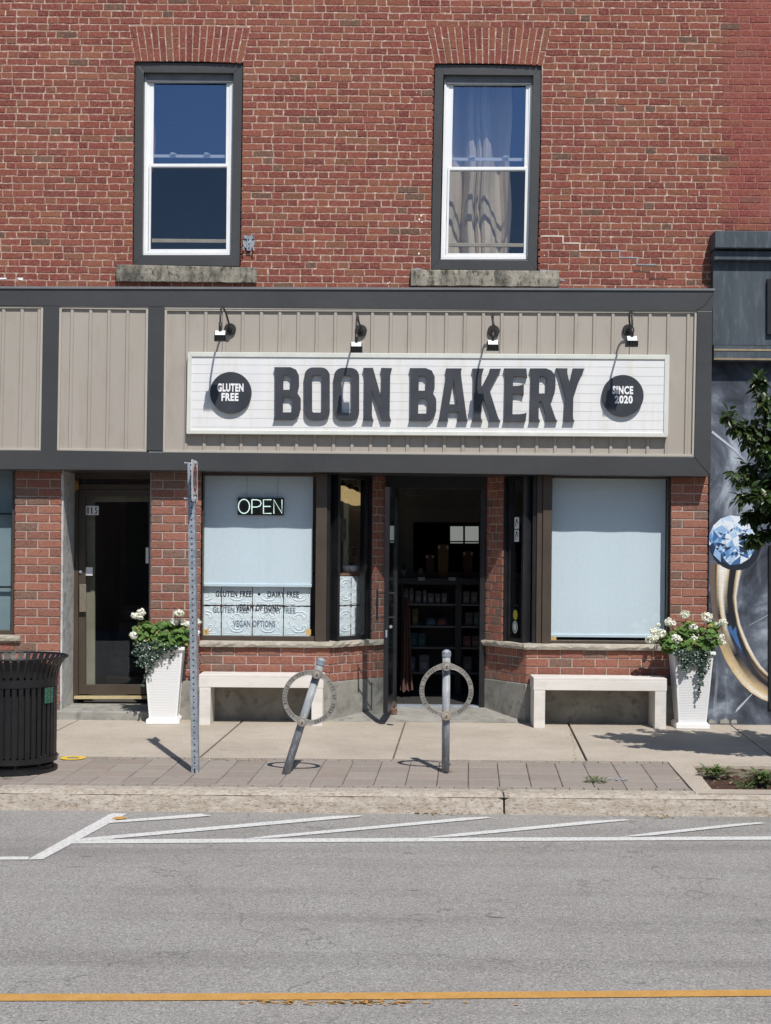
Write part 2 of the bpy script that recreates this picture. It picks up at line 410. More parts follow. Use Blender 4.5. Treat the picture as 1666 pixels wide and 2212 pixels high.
rows = [(YP0+.10+(YP1-.1-YP0-.1)*k/4, YP0+.10+(YP1-.1-YP0-.1)*(k+1)/4) for k in range(4)]
for r_, (a, b) in enumerate(rows):
    x = -8.0
    while x < 5: paver(x, x+.232, a, b); x += .232
for a, b in ((YP0, YP0+.10), (YP1-.10, YP1)):
    x = -8.0
    while x < 5: paver(x, x+.105, a, b); x += .105
tag(mb.build('paver_strip', M_PAVER, color=True), kind='structure')
# narrow soldier strip in front of the bed and concrete bed border
mb = MB(); rnd = random.Random(5)
x = bx_f+.02
while x < 8:
    mb.col = (.29,.255,.225); mb.box(x+.003, x+.10, YP0, B_out[1][1]-.012, .10, gz(YP0)); x += .105
tag(mb.build('paver_edge', M_PAVER, color=True), kind='structure')
# concrete slabs
mb = MB()
jset = [.2+1.58*k for k in range(-6, 7)]
jset = jset
YS0 = YP1+.006
for k in range(len(jset)-1):
    x0, x1 = jset[k]+.007, jset[k+1]-.007
    if k % 2: x0 += .006
    for (a, b) in ((YS0, 12.62), (12.626, 13.76)):
        mb.flatz([(skx(x0,a), a), (skx(x1,a), a), (skx(x1,b), b), (skx(x0,b), b)], lambda x,y: gz(y)-.05, lambda x,y: gz(y))
tag(mb.build('sidewalk', M_WALK, bevel=.004), kind='structure')
mb = MB()                                     # border of the tree bed
bo0, bo1, bi0, bi1 = B_out[0], B_out[1], B_in[0], B_in[1]
mb.flatz([(bo0[0],YP1+.0),(bi0[0],bi0[1]),(bi1[0],bi1[1]),(bo1[0],bo1[1])], .1, lambda x,y: gz(y)+.003)
mb.flatz([(bo0[0]+.003,YP1+.002),(8,YP1+.002),(8,bi0[1]+.002),(bi0[0]+.003,bi0[1]+.002)], .1, lambda x,y: gz(y)+.002)
mb.flatz([(bo1[0]+.003,bo1[1]),(bi1[0]+.003,bi1[1]-.002),(8,bi1[1]-.002),(8,bo1[1])], .1, lambda x,y: gz(y)+.002)
tag(mb.build('bed_border', M_WALK, bevel=.004), kind='structure')
mb = MB(); rnd = random.Random(2)
nx, ny = 60, 24
M_MULCH = M('dark_mulch', (.035,.018,.012), (.11,.05,.035), 40, .95, 1, 110, dist=.02, stretch=(.4,1,1))
gr = [[mb.av((bi0[0]-.2+(8-bi0[0])*(i/nx)**1.6, bi1[1]-.15+(bi0[1]+.3-bi1[1])*j/ny, gz(10.9)-.035+rnd.uniform(0,.022))) for j in range(ny+1)] for i in range(nx+1)]
for i in range(nx):
    for j in range(ny): mb.f.append([gr[i][j], gr[i+1][j], gr[i+1][j+1], gr[i][j+1]])
tag(mb.build('mulch_bed', M_MULCH), kind='structure')
# step at the left door and sloping entrance slab
mb = MB()
mb.flatz([(-3.145,13.76),(-2.27,13.76),(-2.27,14.3),(-3.145,14.3)], .15, .285)
mb.flatz([(-3.30,13.66),(-2.20,13.66),(-2.20,13.755),(-3.30,13.755)], .15, .278)
tag(mb.build('door_step', M_CONC, bevel=.015), kind='structure')
mb = MB(); mb.face([(-.62,13.70,gz(13.7)+.004),(1.47,13.70,gz(13.7)+.004),(1.02,14.27,.275),(-.03,14.27,.275)])
mb.face([(-.62,13.70,.15),(1.47,13.70,.15),(1.47,13.70,gz(13.7)+.004),(-.62,13.70,gz(13.7)+.004)])
tag(mb.build('entrance_slab', M_CONC), kind='structure')

# ---------------------------------------------------------------- road markings
def mark(polys, name, mat, z=.004):
    mb = MB()
    for P in polys: mb.f.append([mb.av((G(x,y)[0], G(x,y)[1], z)) for x, y in P])
    o = mb.build(name, mat, fix=False)
    for p in o.data.polygons:
        if p.normal.z < 0: p.flip()
    return tag(o, kind='structure')
def stroke(P, Q, wa=8, wb=6.5, tip=22):
    (x0,y0),(x1,y1) = P, Q
    return [(x0,y0),(x0+30,y0-wa*.25-3.0),(x1-tip*1.6,y1-wb*.15),(x1-tip,y1-wb*.5),(x1,y1+1),(x1-tip,y1+wb*.6),(x0+60,y0+wa*.55-5),(x0+30,y0+wa*.5-2)]
mark([[(-300,1853),(64,1851.5),(60,1858),(-300,1860)], [(150,1814.5),(833,1811.5),(1900,1807),(1900,1814),(833,1819.5),(150,1823.5)]], 'parking_line', M_STRIPE)
mark([[(59,1858.5),(93,1857.5),(276,1758.5),(240,1758.5)]], 'bay_line', M_STRIPE, .0048)
mark([[(229,1780),(247,1774),(433,1759),(457,1763.5),(420,1767)],
      [(165,1819),(180,1812),(721,1764),(776,1763),(784,1764.5),(745,1769),(205,1817)],
      [(525,1814),(580,1807),(1000,1768),(1050,1766),(1062,1768),(1010,1773.5),(600,1811)],
      [(915,1811.5),(980,1803),(1270,1775),(1350,1771.5),(1365,1773),(1310,1778),(990,1808.5)],
      [(1335,1810),(1400,1801),(1590,1781),(1640,1778),(1655,1780),(1610,1784),(1410,1806)],
      [(1740,1807),(1800,1799),(2000,1781),(2040,1783),(1820,1803)]], 'hatch_line', M_STRIPE, .0056)
mark([[(-400,2149),(325,2148),(867,2145.5),(1750,2139),(1750,2152.5),(867,2160),(325,2163),(-400,2165)]], 'centre_line', M_YEL)
mb = MB(); rnd = random.Random(9); mb.col = (.6,.4,.06)
for _ in range(130):
    cxp = rnd.choice([rnd.gauss(800, 40), rnd.gauss(760,110), rnd.gauss(600,60)]); cyp = rnd.gauss(2167, 3.2)
    X, Y, _z = G(cxp, cyp); r_ = rnd.uniform(.003,.011)
    mb.f.append([mb.av((X+math.cos(a)*r_*rnd.uniform(.8,2.4), Y+math.sin(a)*r_*rnd.uniform(.5,1), .0045)) for a in (0,1.2,2.4,3.6,4.9)])
tag(mb.build('old_yellow_paint_flecks', M_YEL), 'flecks of an older yellow line left on the asphalt', 'paint flecks', kind='stuff')
mark([[(241,1771.5),(250,1766),(272,1766),(274,1769),(262,1772)]], 'orange_paint_patch', M_YEL, .007)
# yellow survey ring on the pavement
X, Y, Z = G(158,1638,True); mb = MB()
n = 40
a = [mb.av((X+.105*math.cos(2*math.pi*k/n), Y+.105*math.sin(2*math.pi*k/n), gz(Y)+.004)) for k in range(n)]
b = [mb.av((X+.05*math.cos(2*math.pi*k/n), Y+.045*math.sin(2*math.pi*k/n), gz(Y)+.004)) for k in range(n)]
for k in range(n): mb.f.append([a[k],a[(k+1)%n],b[(k+1)%n],b[k]])
tag(mb.build('painted_ring', M('bright_yellow_paint', (.75,.55,.06), (.62,.42,.05), 60, .8)), kind='structure')

# ---------------------------------------------------------------- brick laying
def lay(mb, org, u, nrm, z0, z1, ivals, pitch, lens, rnd, palette, joint=.011, jit=.002, back=.010, bond='rand', tint=None, dark=.0):
    """org=(x,y) of u=0, u unit dir, nrm outward normal; ivals(zmid)->[(u0,u1)]"""
    ux, uy = u; nx_, ny_ = nrm
    def W(a, d, z): return (org[0]+ux*a+nx_*d, org[1]+uy*a+ny_*d, z)
    row = 0; z = z0
    while z < z1 - .01:
        zt = min(z+pitch-joint, z1); zm = (z+zt)/2
        for (a0, a1) in ivals(zm):
            a = a0; k = 0; off = lens[0]*(row % 2)*.5
            if bond == 'flemish': seq = (row % 2)
            first = True
            while a < a1-.015:
                if bond == 'flemish':
                    L = lens[(seq+k) % 2]; L += rnd.uniform(-.011,.011)
                    if first: L *= rnd.choice([.5,1,.7]) if L > .15 else 1
                else:
                    L = lens[0]
                    if first and row % 2: L = lens[0]*.5
                first = False; k += 1
                b = min(a+L, a1)
                if a1-b < .04: b = a1
                if b-a > .02:
                    e0, e1 = a+joint*.5, b-joint*.5
                    if a == a0: e0 = a
                    if b == a1: e1 = b
                    c = rnd.choice(palette) if rnd.random() > dark else (.115,.075,.058); t = rnd.uniform(.86,1.12)
                    mb.col = tuple(x*t for x in c)
                    if tint: mb.col = tint(W(e0,0,zm), mb.col, rnd)
                    nn = max(2, int((e1-e0)/.035))
                    per = [(e0+(e1-e0)*i/nn, z) for i in range(nn+1)] + [(e1, zm)] + [(e1-(e1-e0)*i/nn, zt) for i in range(nn+1)] + [(e0, zm)]
                    dz = rnd.uniform(-jit, jit)*.7; dd = rnd.uniform(-.0018,.0018)
                    pj = [(x+rnd.uniform(-jit,jit), y+rnd.uniform(-jit,jit)+dz) for x, y in per]
                    cxm, czm = (e0+e1)/2, zm
                    A = [mb.av(W(x, -back, y)) for x, y in pj]
                    B = [mb.av(W(x, -.003+dd, y)) for x, y in pj]
                    Cc = [mb.av(W(x+(.004 if x < cxm else -.004), dd, y+(.004 if y < czm else -.004)*(abs(y-czm) > .01))) for x, y in pj]
                    m = len(pj)
                    for i in range(m):
                        j = (i+1) % m; mb.f.append([A[i],A[j],B[j],B[i]]); mb.f.append([B[i],B[j],Cc[j],Cc[i]])
                    mb.f.append(Cc)
                a = b
        z += pitch; row += 1
PAL_OLD = [(.212,.062,.048)]*6 + [(.190,.052,.044)]*5 + [(.225,.078,.052)]*3 + [(.165,.044,.040)]*3 + [(.190,.085,.055)] + [(.228,.088,.055)]
PAL_NEW = [(.275,.095,.068)]*4 + [(.315,.125,.088)]*4 + [(.245,.080,.062)]*3 + [(.155,.100,.082)]*3 + [(.22,.090,.070)]*3
YW = 13.75
bld = thing('brick_building', 'red brick building with a charcoal and beige shopfront band and two tall upper windows', 'building', (0, YW, 0))
def P(mbo, name, mat, parent=bld, **k):
    o = mbo.build(name, mat, parent, **k)
    root = parent
    while root.parent: root = root.parent
    o.matrix_parent_inverse = Matrix.Identity(4)
    # meshes are written in world coordinates: undo the root's location
    if parent == root: o.data.transform(Matrix.Translation(-root.location))
    else: o.data.transform(Matrix.Translation(-root.location))
    return o
# windows: px outlines; second one shifted
def wmap(i, x, y):
    if i == 0: return (x, y)
    return (x + 647.5 - (y-135)/440*5.0, y + 4.5 + (y-135)/440*5.0)
def wx(i, x, y, Y=YW): return U(*wmap(i, x, y), Y)
OPEN = []
for i in (0, 1):
    tl, tr_, br, bl = wx(i,292,133), wx(i,525,137), wx(i,518.5,577), wx(i,287.5,575)
    OPEN.append((tl, tr_, br, bl))
def edges(i, z):
    tl, tr_, br, bl = OPEN[i]
    t = (tl[1]-z)/(tl[1]-bl[1]); return (tl[0]+(bl[0]-tl[0])*t, tr_[0]+(br[0]-tr_[0])*t)
ARCH = []
for i in (0, 1):
    if i == 0: q = [(279,57),(541,60),(524,137),(293,133)]
    else: q = [(922,56),(1191,61),(1173,142),(939,137.5)]
    ARCH.append([U(x,y,YW) for x,y in q])
SILL = [[(254,573),(555,579.5),(554,612),(254,609)], [(888,584),(1207,587),(1206,620.5),(887,618)]]
ZTOP = 7.35; ZFT = 4.30; XL = -6.5; XR = 6.0
XN = U(1542,560,YW)[0]; ZN = U(1600,497,YW)[1]
def iv_up(z):
    cuts_ = []
    for i in (0,1):
        tl, tr_, br, bl = OPEN[i]
        atl, atr, abr, abl = ARCH[i]
        if bl[1] < z <= tl[1]: cuts_.append(edges(i, z))
        elif tl[1] < z < atl[1]-.01:
            t = (atl[1]-z)/(atl[1]-abl[1]); cuts_.append((atl[0]+(abl[0]-atl[0])*t, atr[0]+(abr[0]-atr[0])*t))
        s = [U(x,y,YW) for x,y in SILL[i]]
        if s[2][1]-.0 < z < s[0][1]+.01: cuts_.append((s[0][0], s[1][0]))
    out = []; a = XL
    for c in sorted(cuts_): out.append((a, c[0]-.004)); a = c[1]+.004
    out.append((a, XN if z < ZN-.02 else XR))
    return [o for o in out if o[1]-o[0] > .02]
XWASH = U(1560,300,YW)[0]
def tint(p, c, rnd):
    if p[0] > XWASH and p[2] > ZN+.12:
        return tuple(x*.55+y*.45 for x, y in zip(c, (.25,.058,.060)))
    return c
mb = MB(); rnd = random.Random(11)
lay(mb, (0,YW), (1,0), (0,-1), 4.262, ZTOP, iv_up, .0675, (.203,.104), rnd, PAL_OLD, joint=.0105, jit=.0028, back=.012, bond='flemish', tint=tint, dark=.035)
wall = P(mb, 'wall', MBR_OLD, color=True)
# mortar backing around the openings
mb = MB(); mbr = MB()
def q(m, x0, x1, z0, z1, y=YW+.0035): m.face([(x0,y,z0),(x1,y,z0),(x1,y,z1),(x0,y,z1)])
zt, zb = OPEN[0][0][1]-.004, OPEN[0][2][1]
L0, R0 = edges(0, (zt+zb)/2); L1, R1 = edges(1, (zt+zb)/2)
q(mb, XL, L0-.01, ZFT-.1, ZTOP); q(mb, L0-.01, R0+.01, ARCH[0][3][1]+.006, ZTOP); q(mb, L0-.01, R0+.01, ZFT-.1, zb)
q(mb, R0+.01, L1-.01, ZFT-.1, ZTOP); q(mb, L1-.01, R1+.01, ARCH[1][3][1]+.006, ZTOP); q(mb, L1-.01, R1+.01, ZFT-.1, zb-.03)
q(mb, R1+.01, XWASH, ZFT-.1, ZTOP); q(mbr, XWASH, XR, ZN-.1, ZTOP); q(mb, XWASH, XN+.01, ZFT-.1, ZN-.1)
P(mb, 'mortar', M_MORT); P(mbr, 'mortar', M_MORTR)
# fanned brick arches
for i in (0,1):
    mb = MB(); rnd = random.Random(20+i); tl, tr_, br, bl = ARCH[i]; n = 17 if i == 0 else 18
    def at(u, v):  # u along, v up
        x0 = bl[0]+(tl[0]-bl[0])*v; x1 = br[0]+(tr_[0]-br[0])*v
        z0 = bl[1]+(tl[1]-bl[1])*v; z1 = br[1]+(tr_[1]-br[1])*v
        return (x0+(x1-x0)*u, z0+(z1-z0)*u + (.012*math.sin(math.pi*u) if i == 0 else .012*math.sin(math.pi*u)))
    for k in range(n):
        u0, u1 = k/n+.0055, (k+1)/n-.0055
        segs = [(0,.36),(.39,1)] if k % 2 else [(0,.66),(.69,1)]
        for (v0, v1) in segs:
            c = rnd.choice(PAL_OLD); mb.col = c; dd = rnd.uniform(-.001,.002)
            pts = []
            for t in (0,.5,1): pts.append(at(u0+(u1-u0)*t, v0))
            pts.append(at(u1,(v0+v1)/2))
            for t in (1,.5,0): pts.append(at(u0+(u1-u0)*t, v1))
            pts.append(at(u0,(v0+v1)/2))
            pts = [(x+rnd.uniform(-.002,.002), z+rnd.uniform(-.002,.002)) for x,z in pts]
            cxm = sum(p[0] for p in pts)/8; czm = sum(p[1] for p in pts)/8
            A = [mb.av((x,YW+.012,z)) for x,z in pts]; B = [mb.av((x,YW+.002-dd,z)) for x,z in pts]
            Cc = [mb.av((x+(cxm-x)*.09,YW-dd-.001,z+(czm-z)*.04)) for x,z in pts]
            for a_ in range(8):
                b_ = (a_+1) % 8; mb.f.append([A[a_],A[b_],B[b_],B[a_]]); mb.f.append([B[a_],B[b_],Cc[b_],Cc[a_]])
            mb.f.append(Cc)
    # underside of the arch
    mb.col = (.27,.075,.06)
    a_, b_ = at(0,0), at(1,0)
    P(mb, 'brick_arch', MBR_OLD, color=True)
# stepped crack repairs following the mortar joints
def joint_z(z): return 4.262 + round((z+.005-4.262)/.0675)*.0675 - .005
def stepped(stops, y0px, rows, wd, mat, drop0=0):
    """stops: zoom x positions; one course lower after each"""
    X = [U((1536+x/1.0846)*.5423, y0px, YW)[0] for x in stops]; z = joint_z(U(1200, y0px, YW)[1]) - drop0*.0675
    m = MB(); rr_ = random.Random(int(stops[0])); y0, y1 = YW-.0035, YW+.005
    top = []; bot = []
    for k in range(len(X)-1):
        n_ = 5
        for i_ in range(n_+1):
            x = X[k]+(X[k+1]-X[k])*i_/n_; h1, h2 = wd*rr_.uniform(.35,.65), wd*rr_.uniform(.35,.65)
            xo = wd*.5 if i_ == n_ else 0; xi = wd*.5 if (i_ == 0 and k) else 0
            top.append((x+xo+xi, z+h1)); bot.append((x-xo-(-xi if 0 else xi), z-h2))
        z -= .0675
    m.prism(top+bot[::-1], y0, y1)
    P(m, 'mortar_repair', mat)
stepped([676,767,840,925], 1022/1.0846*.5423, 3, .012, M('fresh_white_mortar', (.60,.53,.46), (.68,.61,.54), 20, .9))
GM = M('grey_mortar', (.27,.28,.31), (.34,.35,.38), 20, .9)
stepped([935,1012,1088,1172], 1022/1.0846*.5423, 3, .012, GM, 2)
stepped([1072,1142,1218], 1150/1.0846*.5423, 2, .007, M('dark_gap', (.09,.06,.055), None), 1)
for L_ in ([(888,583),(902,580),(916,584)], [(1166,584),(1210,586)], [(1210,604),(1220,606),(1222,618)]):
    mb = MB(); a = [U(x,y,YW) for x,y in L_]; mb.prism([(p[0],p[1]+.007) for p in a]+[(p[0],p[1]-.009) for p in a[::-1]], YW-.003, YW+.005); P(mb, 'mortar_repair', GM)
mb = MB(); mb.px([(-10,600),(14,600),(15,603),(-10,604)], YW-.002, YW+.004); P(mb, 'paint_smear', M_WTXT)
mb = MB(); mb.px([(37,600),(50,600),(49,606),(40,604)], YW-.002, YW+.004); P(mb, 'paint_smear', M_WTXT)
rnd = random.Random(4)
for (x,y) in ((890,215),(900,200),(910,466),(906,474),(912,480),(922,505),(905,548),(1368,362),(1176,552),(838,612),(842,610)):
    a = U(x,y,YW); r_ = rnd.uniform(.004,.011)
    mb = MB(); mb.prism([(a[0]+r_*math.cos(t)*rnd.uniform(.6,1.1), a[1]+r_*1.2*math.sin(t)*rnd.uniform(.7,1.2)) for t in (0,1,2,3,4,5)], YW-.003, YW+.004); P(mb, 'paint_spot', M_WTXT)
# ---- upper windows
for i in (0,1):
    def wp(m, pts, Y, Yb): return m.prism([wx(i,x,y,Y) for x,y in pts], Y, Yb)
    cas = MB()
    yf, yb = YW+.026, YW+.12
    o_ = [(292.5,134),(524.5,137.5),(518,575.5),(288,572)]; n_ = [(311,156.5),(505,158),(499,552.5),(307,551)]
    for k in range(4):
        j = (k+1) % 4; wp(cas, [o_[k], o_[j], n_[j], n_[k]], yf, yb)
    win = P(cas, 'window', M_TRIM, bevel=.003)
    fr = MB()
    def ring(m, x0,y0,x1,y1, t, Y, Yb, sh=-4.2):
        # sides lean with the opening
        L = lambda y: sh*(y-135)/440
        def pt(x, y): return (x+L(y), y)
        wp(m, [pt(x0,y0),pt(x1,y0),pt(x1,y0+t[0]),pt(x0,y0+t[0])], Y, Yb)
        wp(m, [pt(x0,y1-t[2]),pt(x1,y1-t[2]),pt(x1,y1),pt(x0,y1)], Y, Yb)
        wp(m, [pt(x0,y0+t[0]),pt(x0+t[3],y0+t[0]),pt(x0+t[3],y1-t[2]),pt(x0,y1-t[2])], Y, Yb)
        wp(m, [pt(x1-t[1],y0+t[0]),pt(x1,y0+t[0]),pt(x1,y1-t[2]),pt(x1-t[1],y1-t[2])], Y, Yb)
    ring(fr, 313.5,160,506,551, (6,5,4,5.5), YW+.083, YW+.12)
    ring(fr, 319,166,501,546.5, (5,4.5,4.2,4.5), YW+.092, YW+.12)
    P(fr, 'window_frame', M_WHITE, win, bevel=.002)
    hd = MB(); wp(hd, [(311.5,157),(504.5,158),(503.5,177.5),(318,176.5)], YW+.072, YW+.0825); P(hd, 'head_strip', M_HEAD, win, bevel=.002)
    us = MB(); ring(us, 323.5,171,496.5,362, (7,6.5,3,9.5), YW+.100, YW+.135)
    wp(us, [(331,333.5),(487.5,334.5),(487.5,341),(331,340)], YW+.16, YW+.18)
    P(us, 'sash', M_WHITE, win, bevel=.002)
    ls = MB(); ring(ls, 324.5,353.5,497,542.5, (6.5,4.5,4.2,4.5), YW+.094, YW+.125)
    P(ls, 'sash', M_WHITE, win, bevel=.002)
    sb = MB(); wp(sb, [(328,515.5),(489,517),(489,524.5),(328,523.5)], YW+.105, YW+.13)
    P(sb, 'screen_bar', M('screen_bar_grey', (.20,.19,.17), (.25,.24,.22), 10, .5), win, bevel=.002)
    g = MB(); wp(g, [(331,176),(490,176),(488,354),(329,353)], YW+.118, YW+.122); P(g, 'pane', M_GLASSUP, win)
    g = MB(); wp(g, [(327,358),(492,358),(489.5,542),(325,541)], YW+.112, YW+.116); P(g, 'pane', M_GLASSLO, win)
    for lx in (374,447):
        l = MB(); c = wx(i,lx,332,YW+.15)
        l.box(c[0]-.030,c[0]+.030,YW+.140,YW+.158,c[1]-.012,c[1]-.002); l.box(c[0]-.022,c[0]+.012,YW+.138,YW+.15,c[1]-.002,c[1]+.010); l.box(c[0]+.008,c[0]+.034,YW+.136,YW+.146,c[1]-.008,c[1]+.001)
        P(l, 'latch', M_WHITE, win, bevel=.002)
    sl = MB(); s = SILL[i]; n = 30; rnd = random.Random(30+i)
    x0, z1 = U(*s[0],YW); x1, z1b = U(*s[1],YW); z0 = U(*s[3],YW)[1]; z0b = U(*s[2],YW)[1]
    A = []
    for k in range(n+1):
        t = k/n; x = x0+(x1-x0)*t; zt_ = z1+(z1b-z1)*t; zb_ = z0+(z0b-z0)*t
        jj = lambda a=.004: rnd.uniform(-a,a)
        A.append([sl.av((x,YW-.052+jj(),zb_+jj())), sl.av((x,YW-.058+jj(),(zt_+zb_)/2)), sl.av((x,YW-.052+jj(),zt_-.008+jj(.002))), sl.av((x,YW-.04,zt_)), sl.av((x,YW+.1,zt_+.004)), sl.av((x,YW+.1,zb_))])
    for k in range(n):
        for m_ in range(6): sl.f.append([A[k][m_],A[k][(m_+1)%6],A[k+1][(m_+1)%6],A[k+1][m_]])
    sl.f.append(A[0]); sl.f.append(A[-1][::-1])
    P(sl, 'window_sill', M_STONE, win)
    # dark room behind
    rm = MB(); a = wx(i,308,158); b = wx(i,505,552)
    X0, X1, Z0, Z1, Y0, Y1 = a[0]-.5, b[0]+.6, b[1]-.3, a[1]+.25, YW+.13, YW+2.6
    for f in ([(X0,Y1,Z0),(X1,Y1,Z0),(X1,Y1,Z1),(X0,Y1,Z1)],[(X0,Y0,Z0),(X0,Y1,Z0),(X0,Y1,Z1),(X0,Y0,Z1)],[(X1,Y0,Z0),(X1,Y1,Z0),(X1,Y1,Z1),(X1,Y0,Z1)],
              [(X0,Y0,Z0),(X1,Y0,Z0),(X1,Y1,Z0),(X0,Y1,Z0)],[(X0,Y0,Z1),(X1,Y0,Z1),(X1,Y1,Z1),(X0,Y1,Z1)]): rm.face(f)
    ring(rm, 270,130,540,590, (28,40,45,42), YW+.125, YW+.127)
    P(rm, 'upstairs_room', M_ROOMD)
# curtain in the right window
prof_ = [(950,14.30),(962,14.16),(975,14.19),(988,14.27),(1001,14.35),(1005,14.30),(1008,14.19),(1014,14.15),(1021,14.145),(1026,14.20),(1028,14.23),(1030,14.17),(1034,14.145),(1038,14.20),(1040,14.22),(1042,14.16),(1048,14.14),(1056,14.17),(1066,14.25),(1076,14.33),(1083,14.35),(1090,14.31),(1096,14.25),(1104,14.22)]
fine = []
for (a,b),(c,d) in zip(prof_, prof_[1:]):
    for k in range(4):
        t = k/4; t2 = t*t*(3-2*t); fine.append((a+(c-a)*t, b+(d-b)*t2))
fine.append(prof_[-1])
mb = MB(); zt_ = U(1000,140,14.2)[1]; zb_ = U(1000,560,14.2)[1]; nv = 14; cols_ = []
for (x,Y) in fine:
    X = U(x, 350, 14.2)[0]
    cols_.append([mb.av((X+.012*math.sin(k*.9+X*9), Y+.01*math.sin(k*.7+X*14), zt_+(zb_-zt_)*k/nv)) for k in range(nv+1)])
for i in range(len(cols_)-1):
    for k in range(nv): mb.f.append([cols_[i][k],cols_[i+1][k],cols_[i+1][k+1],cols_[i][k+1]])
tag(mb.build('curtain', M('curtain_linen', (.80,.71,.59), (.84,.76,.64), 12, .9, .2, 90), smooth=True), 'beige folded curtain hanging inside the right upper window', 'curtain')
mb = MB(); cols_ = []
for k in range(13):
    t = k/12; zz = U(0,240+130*t,13.95)[1]; X = U(331+ (5.5*math.sin(math.pi*t)),300,13.95)[0]
    cols_.append([mb.av((X-.12,13.99,zz)), mb.av((X,13.94,zz))])
for k in range(12): mb.f.append([cols_[k][0],cols_[k+1][0],cols_[k+1][1],cols_[k][1]])
tag(mb.build('curtain', M('pink_curtain', (.50,.20,.22), (.55,.24,.26), 12, .9), smooth=True), 'edge of a dusky pink curtain at the left side of the left upper window', 'curtain')
# metal bracket beside the left window
br = thing('wall_bracket', 'small galvanised metal bracket on the brick right of the left upper window', 'bracket', (U(538,524,YW)[0], YW-.02, U(538,524,YW)[1]))
c = br.location
mb = MB(); mb.lathe([(.058,.0),(.058,.004)], (0,.0,-.005), 24, 'y'); mb.build('round_plate', M_GALV, br)
mb = MB(); mb.prism([(-.06,.06),(.06,.06),(.055,.035),(.03,.03),(.028,-.085),(-.018,-.085),(-.016,.03),(-.05,.035)], -.014, -.010); mb.build('strap', M_GALV, br, bevel=.001)
for (x,z) in ((-.045,.05),(.048,.05),(0,.02),(.005,-.02),(.005,-.06)): mb = MB(); mb.lathe([(.006,-.018),(.006,-.013)], (x,0,z), 8, 'y'); mb.build('bolt_hole', M_BLACK, br)
for x in (-.05,.045): mb = MB(); mb.tube([(x,-.004,-.05),(x,-.03,-.065),(x+.01,-.03,-.085)], .008, 6); mb.build('clip', M_GALV, br)

# ---------------------------------------------------------------- shopfront band
YF = 13.55; YSD = YF+.035
f_ = MB()
f_.px([(-500,619),(1543,626),(1539,672),(-500,656)], YF, YW-.004)
f_.px([(-500,973.5),(88,973),(320,976.5),(1500,987),(1535,1029),(320,1015.5),(-500,1010)], YF+.0, YW-.004)
f_.px([(1506.5,672.2),(1539,672.4),(1535.5,1028.5),(1500,986.8)], YF+.001, YW-.004)
for (a,b,c,d) in ((94,128,122,88.5),(321,355.5,351.5,317)):
    f_.px([(a,657.5+a*.005),(b,658+b*.005),(c,973.5),(d,973)], YF+.003, YW-.004)
for a in (-90,-330): f_.px([(a,657),(a+33,657),(a+28,973),(a-5,973)], YF+.003, YW-.004)
# soffit and wall closing behind the band
f_.prism([(XL,2.604),(3.08,2.604),(3.08,2.612),(XL,2.612)], YF+.01, 14.4)
fas = P(f_, 'fascia', M_TRIM, bevel=.002)
mb = MB(); mb.px([(-500,616.5),(1545,623),(1544.5,627.5),(-500,621.5)], YF-.014, YW-.004); P(mb, 'cap_flashing', M_CAP, fas)
mb = MB(); mb.px([(1505,668.5),(1520,661),(1540,634),(1541,636),(1521,663),(1506,670.5)], YF-.0012, YF+.0); P(mb, 'mitre_seam', M_BLACK, fas); mb = MB(); mb.px([(1500,986),(1535.5,1027),(1534,1028.5),(1499,987.5)], YF-.0012, YF+.001); P(mb, 'mitre_seam', M_BLACK, fas)
for (x0_,y0_,y1_) in ((563,624,662),(1052,627,666),(770,980,1018),(1310,986,1023),(250,977,1012)):
    mb = MB(); mb.px([(x0_,y0_),(x0_+1.3,y0_),(x0_+.6,y1_),(x0_-.7,y1_)], YF-.001, YF+.001); P(mb, 'lap_seam', M_BRONZE, fas)
panels = [(-300,660,88,970,90.5,86), (130,664,319,973,319,314.5), (357,667,1505,984,1505,1499)]
def panel(x0t, y0l, x1t, y0r, x0b, x1b, y1l, y1r, ridges):
    s = MB()
    s.px([(x0t,y0l),(x1t,y0r),(x1b,y1r),(x0b,y1l)], YSD, YW-.01)
    for r_ in ridges:
        fr_ = (r_-x0t)/(x1t-x0t); xt = r_; xb = x0b+(x1b-x0b)*fr_
        yt = y0l+(y0r-y0l)*fr_+4; yb_ = y1l+(y1r-y1l)*fr_-4
        a = U(xt,yt,YSD-.016); b = U(xb,yb_,YSD-.016)
        w0, w1 = .012, .020
        for (p, zz) in ((a,0),):
            v = [s.av((a[0]-w1,YSD,a[1])), s.av((a[0]-w0,YSD-.016,a[1])), s.av((a[0]+w0,YSD-.016,a[1])), s.av((a[0]+w1,YSD,a[1])),
                 s.av((b[0]-w1,YSD,b[1])), s.av((b[0]-w0,YSD-.016,b[1])), s.av((b[0]+w0,YSD-.016,b[1])), s.av((b[0]+w1,YSD,b[1]))]
            for k in range(3): s.f.append([v[k],v[k+1],v[k+5],v[k+4]])
            s.f.append([v[0],v[3],v[2],v[1]]); s.f.append([v[4],v[5],v[6],v[7]])
    o = P(s, 'siding_panel', M_SIDE, fas)
    t = MB(); T = 5
    t.px([(x0t,y0l),(x1t,y0r),(x1t-T,y0r+T),(x0t+T,y0l+T)], YF+.012, YSD)
    t.px([(x0b,y1l),(x1b,y1r),(x1b-T,y1r-T),(x0b+T,y1l-T)], YF+.010, YSD)
    t.px([(x0t,y0l),(x0t+T,y0l+T),(x0b+T,y1l-T),(x0b,y1l)], YF+.012, YSD)
    t.px([(x1t,y0r),(x1t-T,y0r+T),(x1b-T,y1r-T),(x1b,y1r)], YF+.012, YSD)
    P(t, 'panel_trim', M_BTRIM, fas, bevel=.002)
panel(-140,660,93.5,661, -150,88, 972,973, [-112,-72,-32,8,48,85])
panel(128.5,661.5,320.5,664, 123,316.5, 973,976, [156,196,236,276])
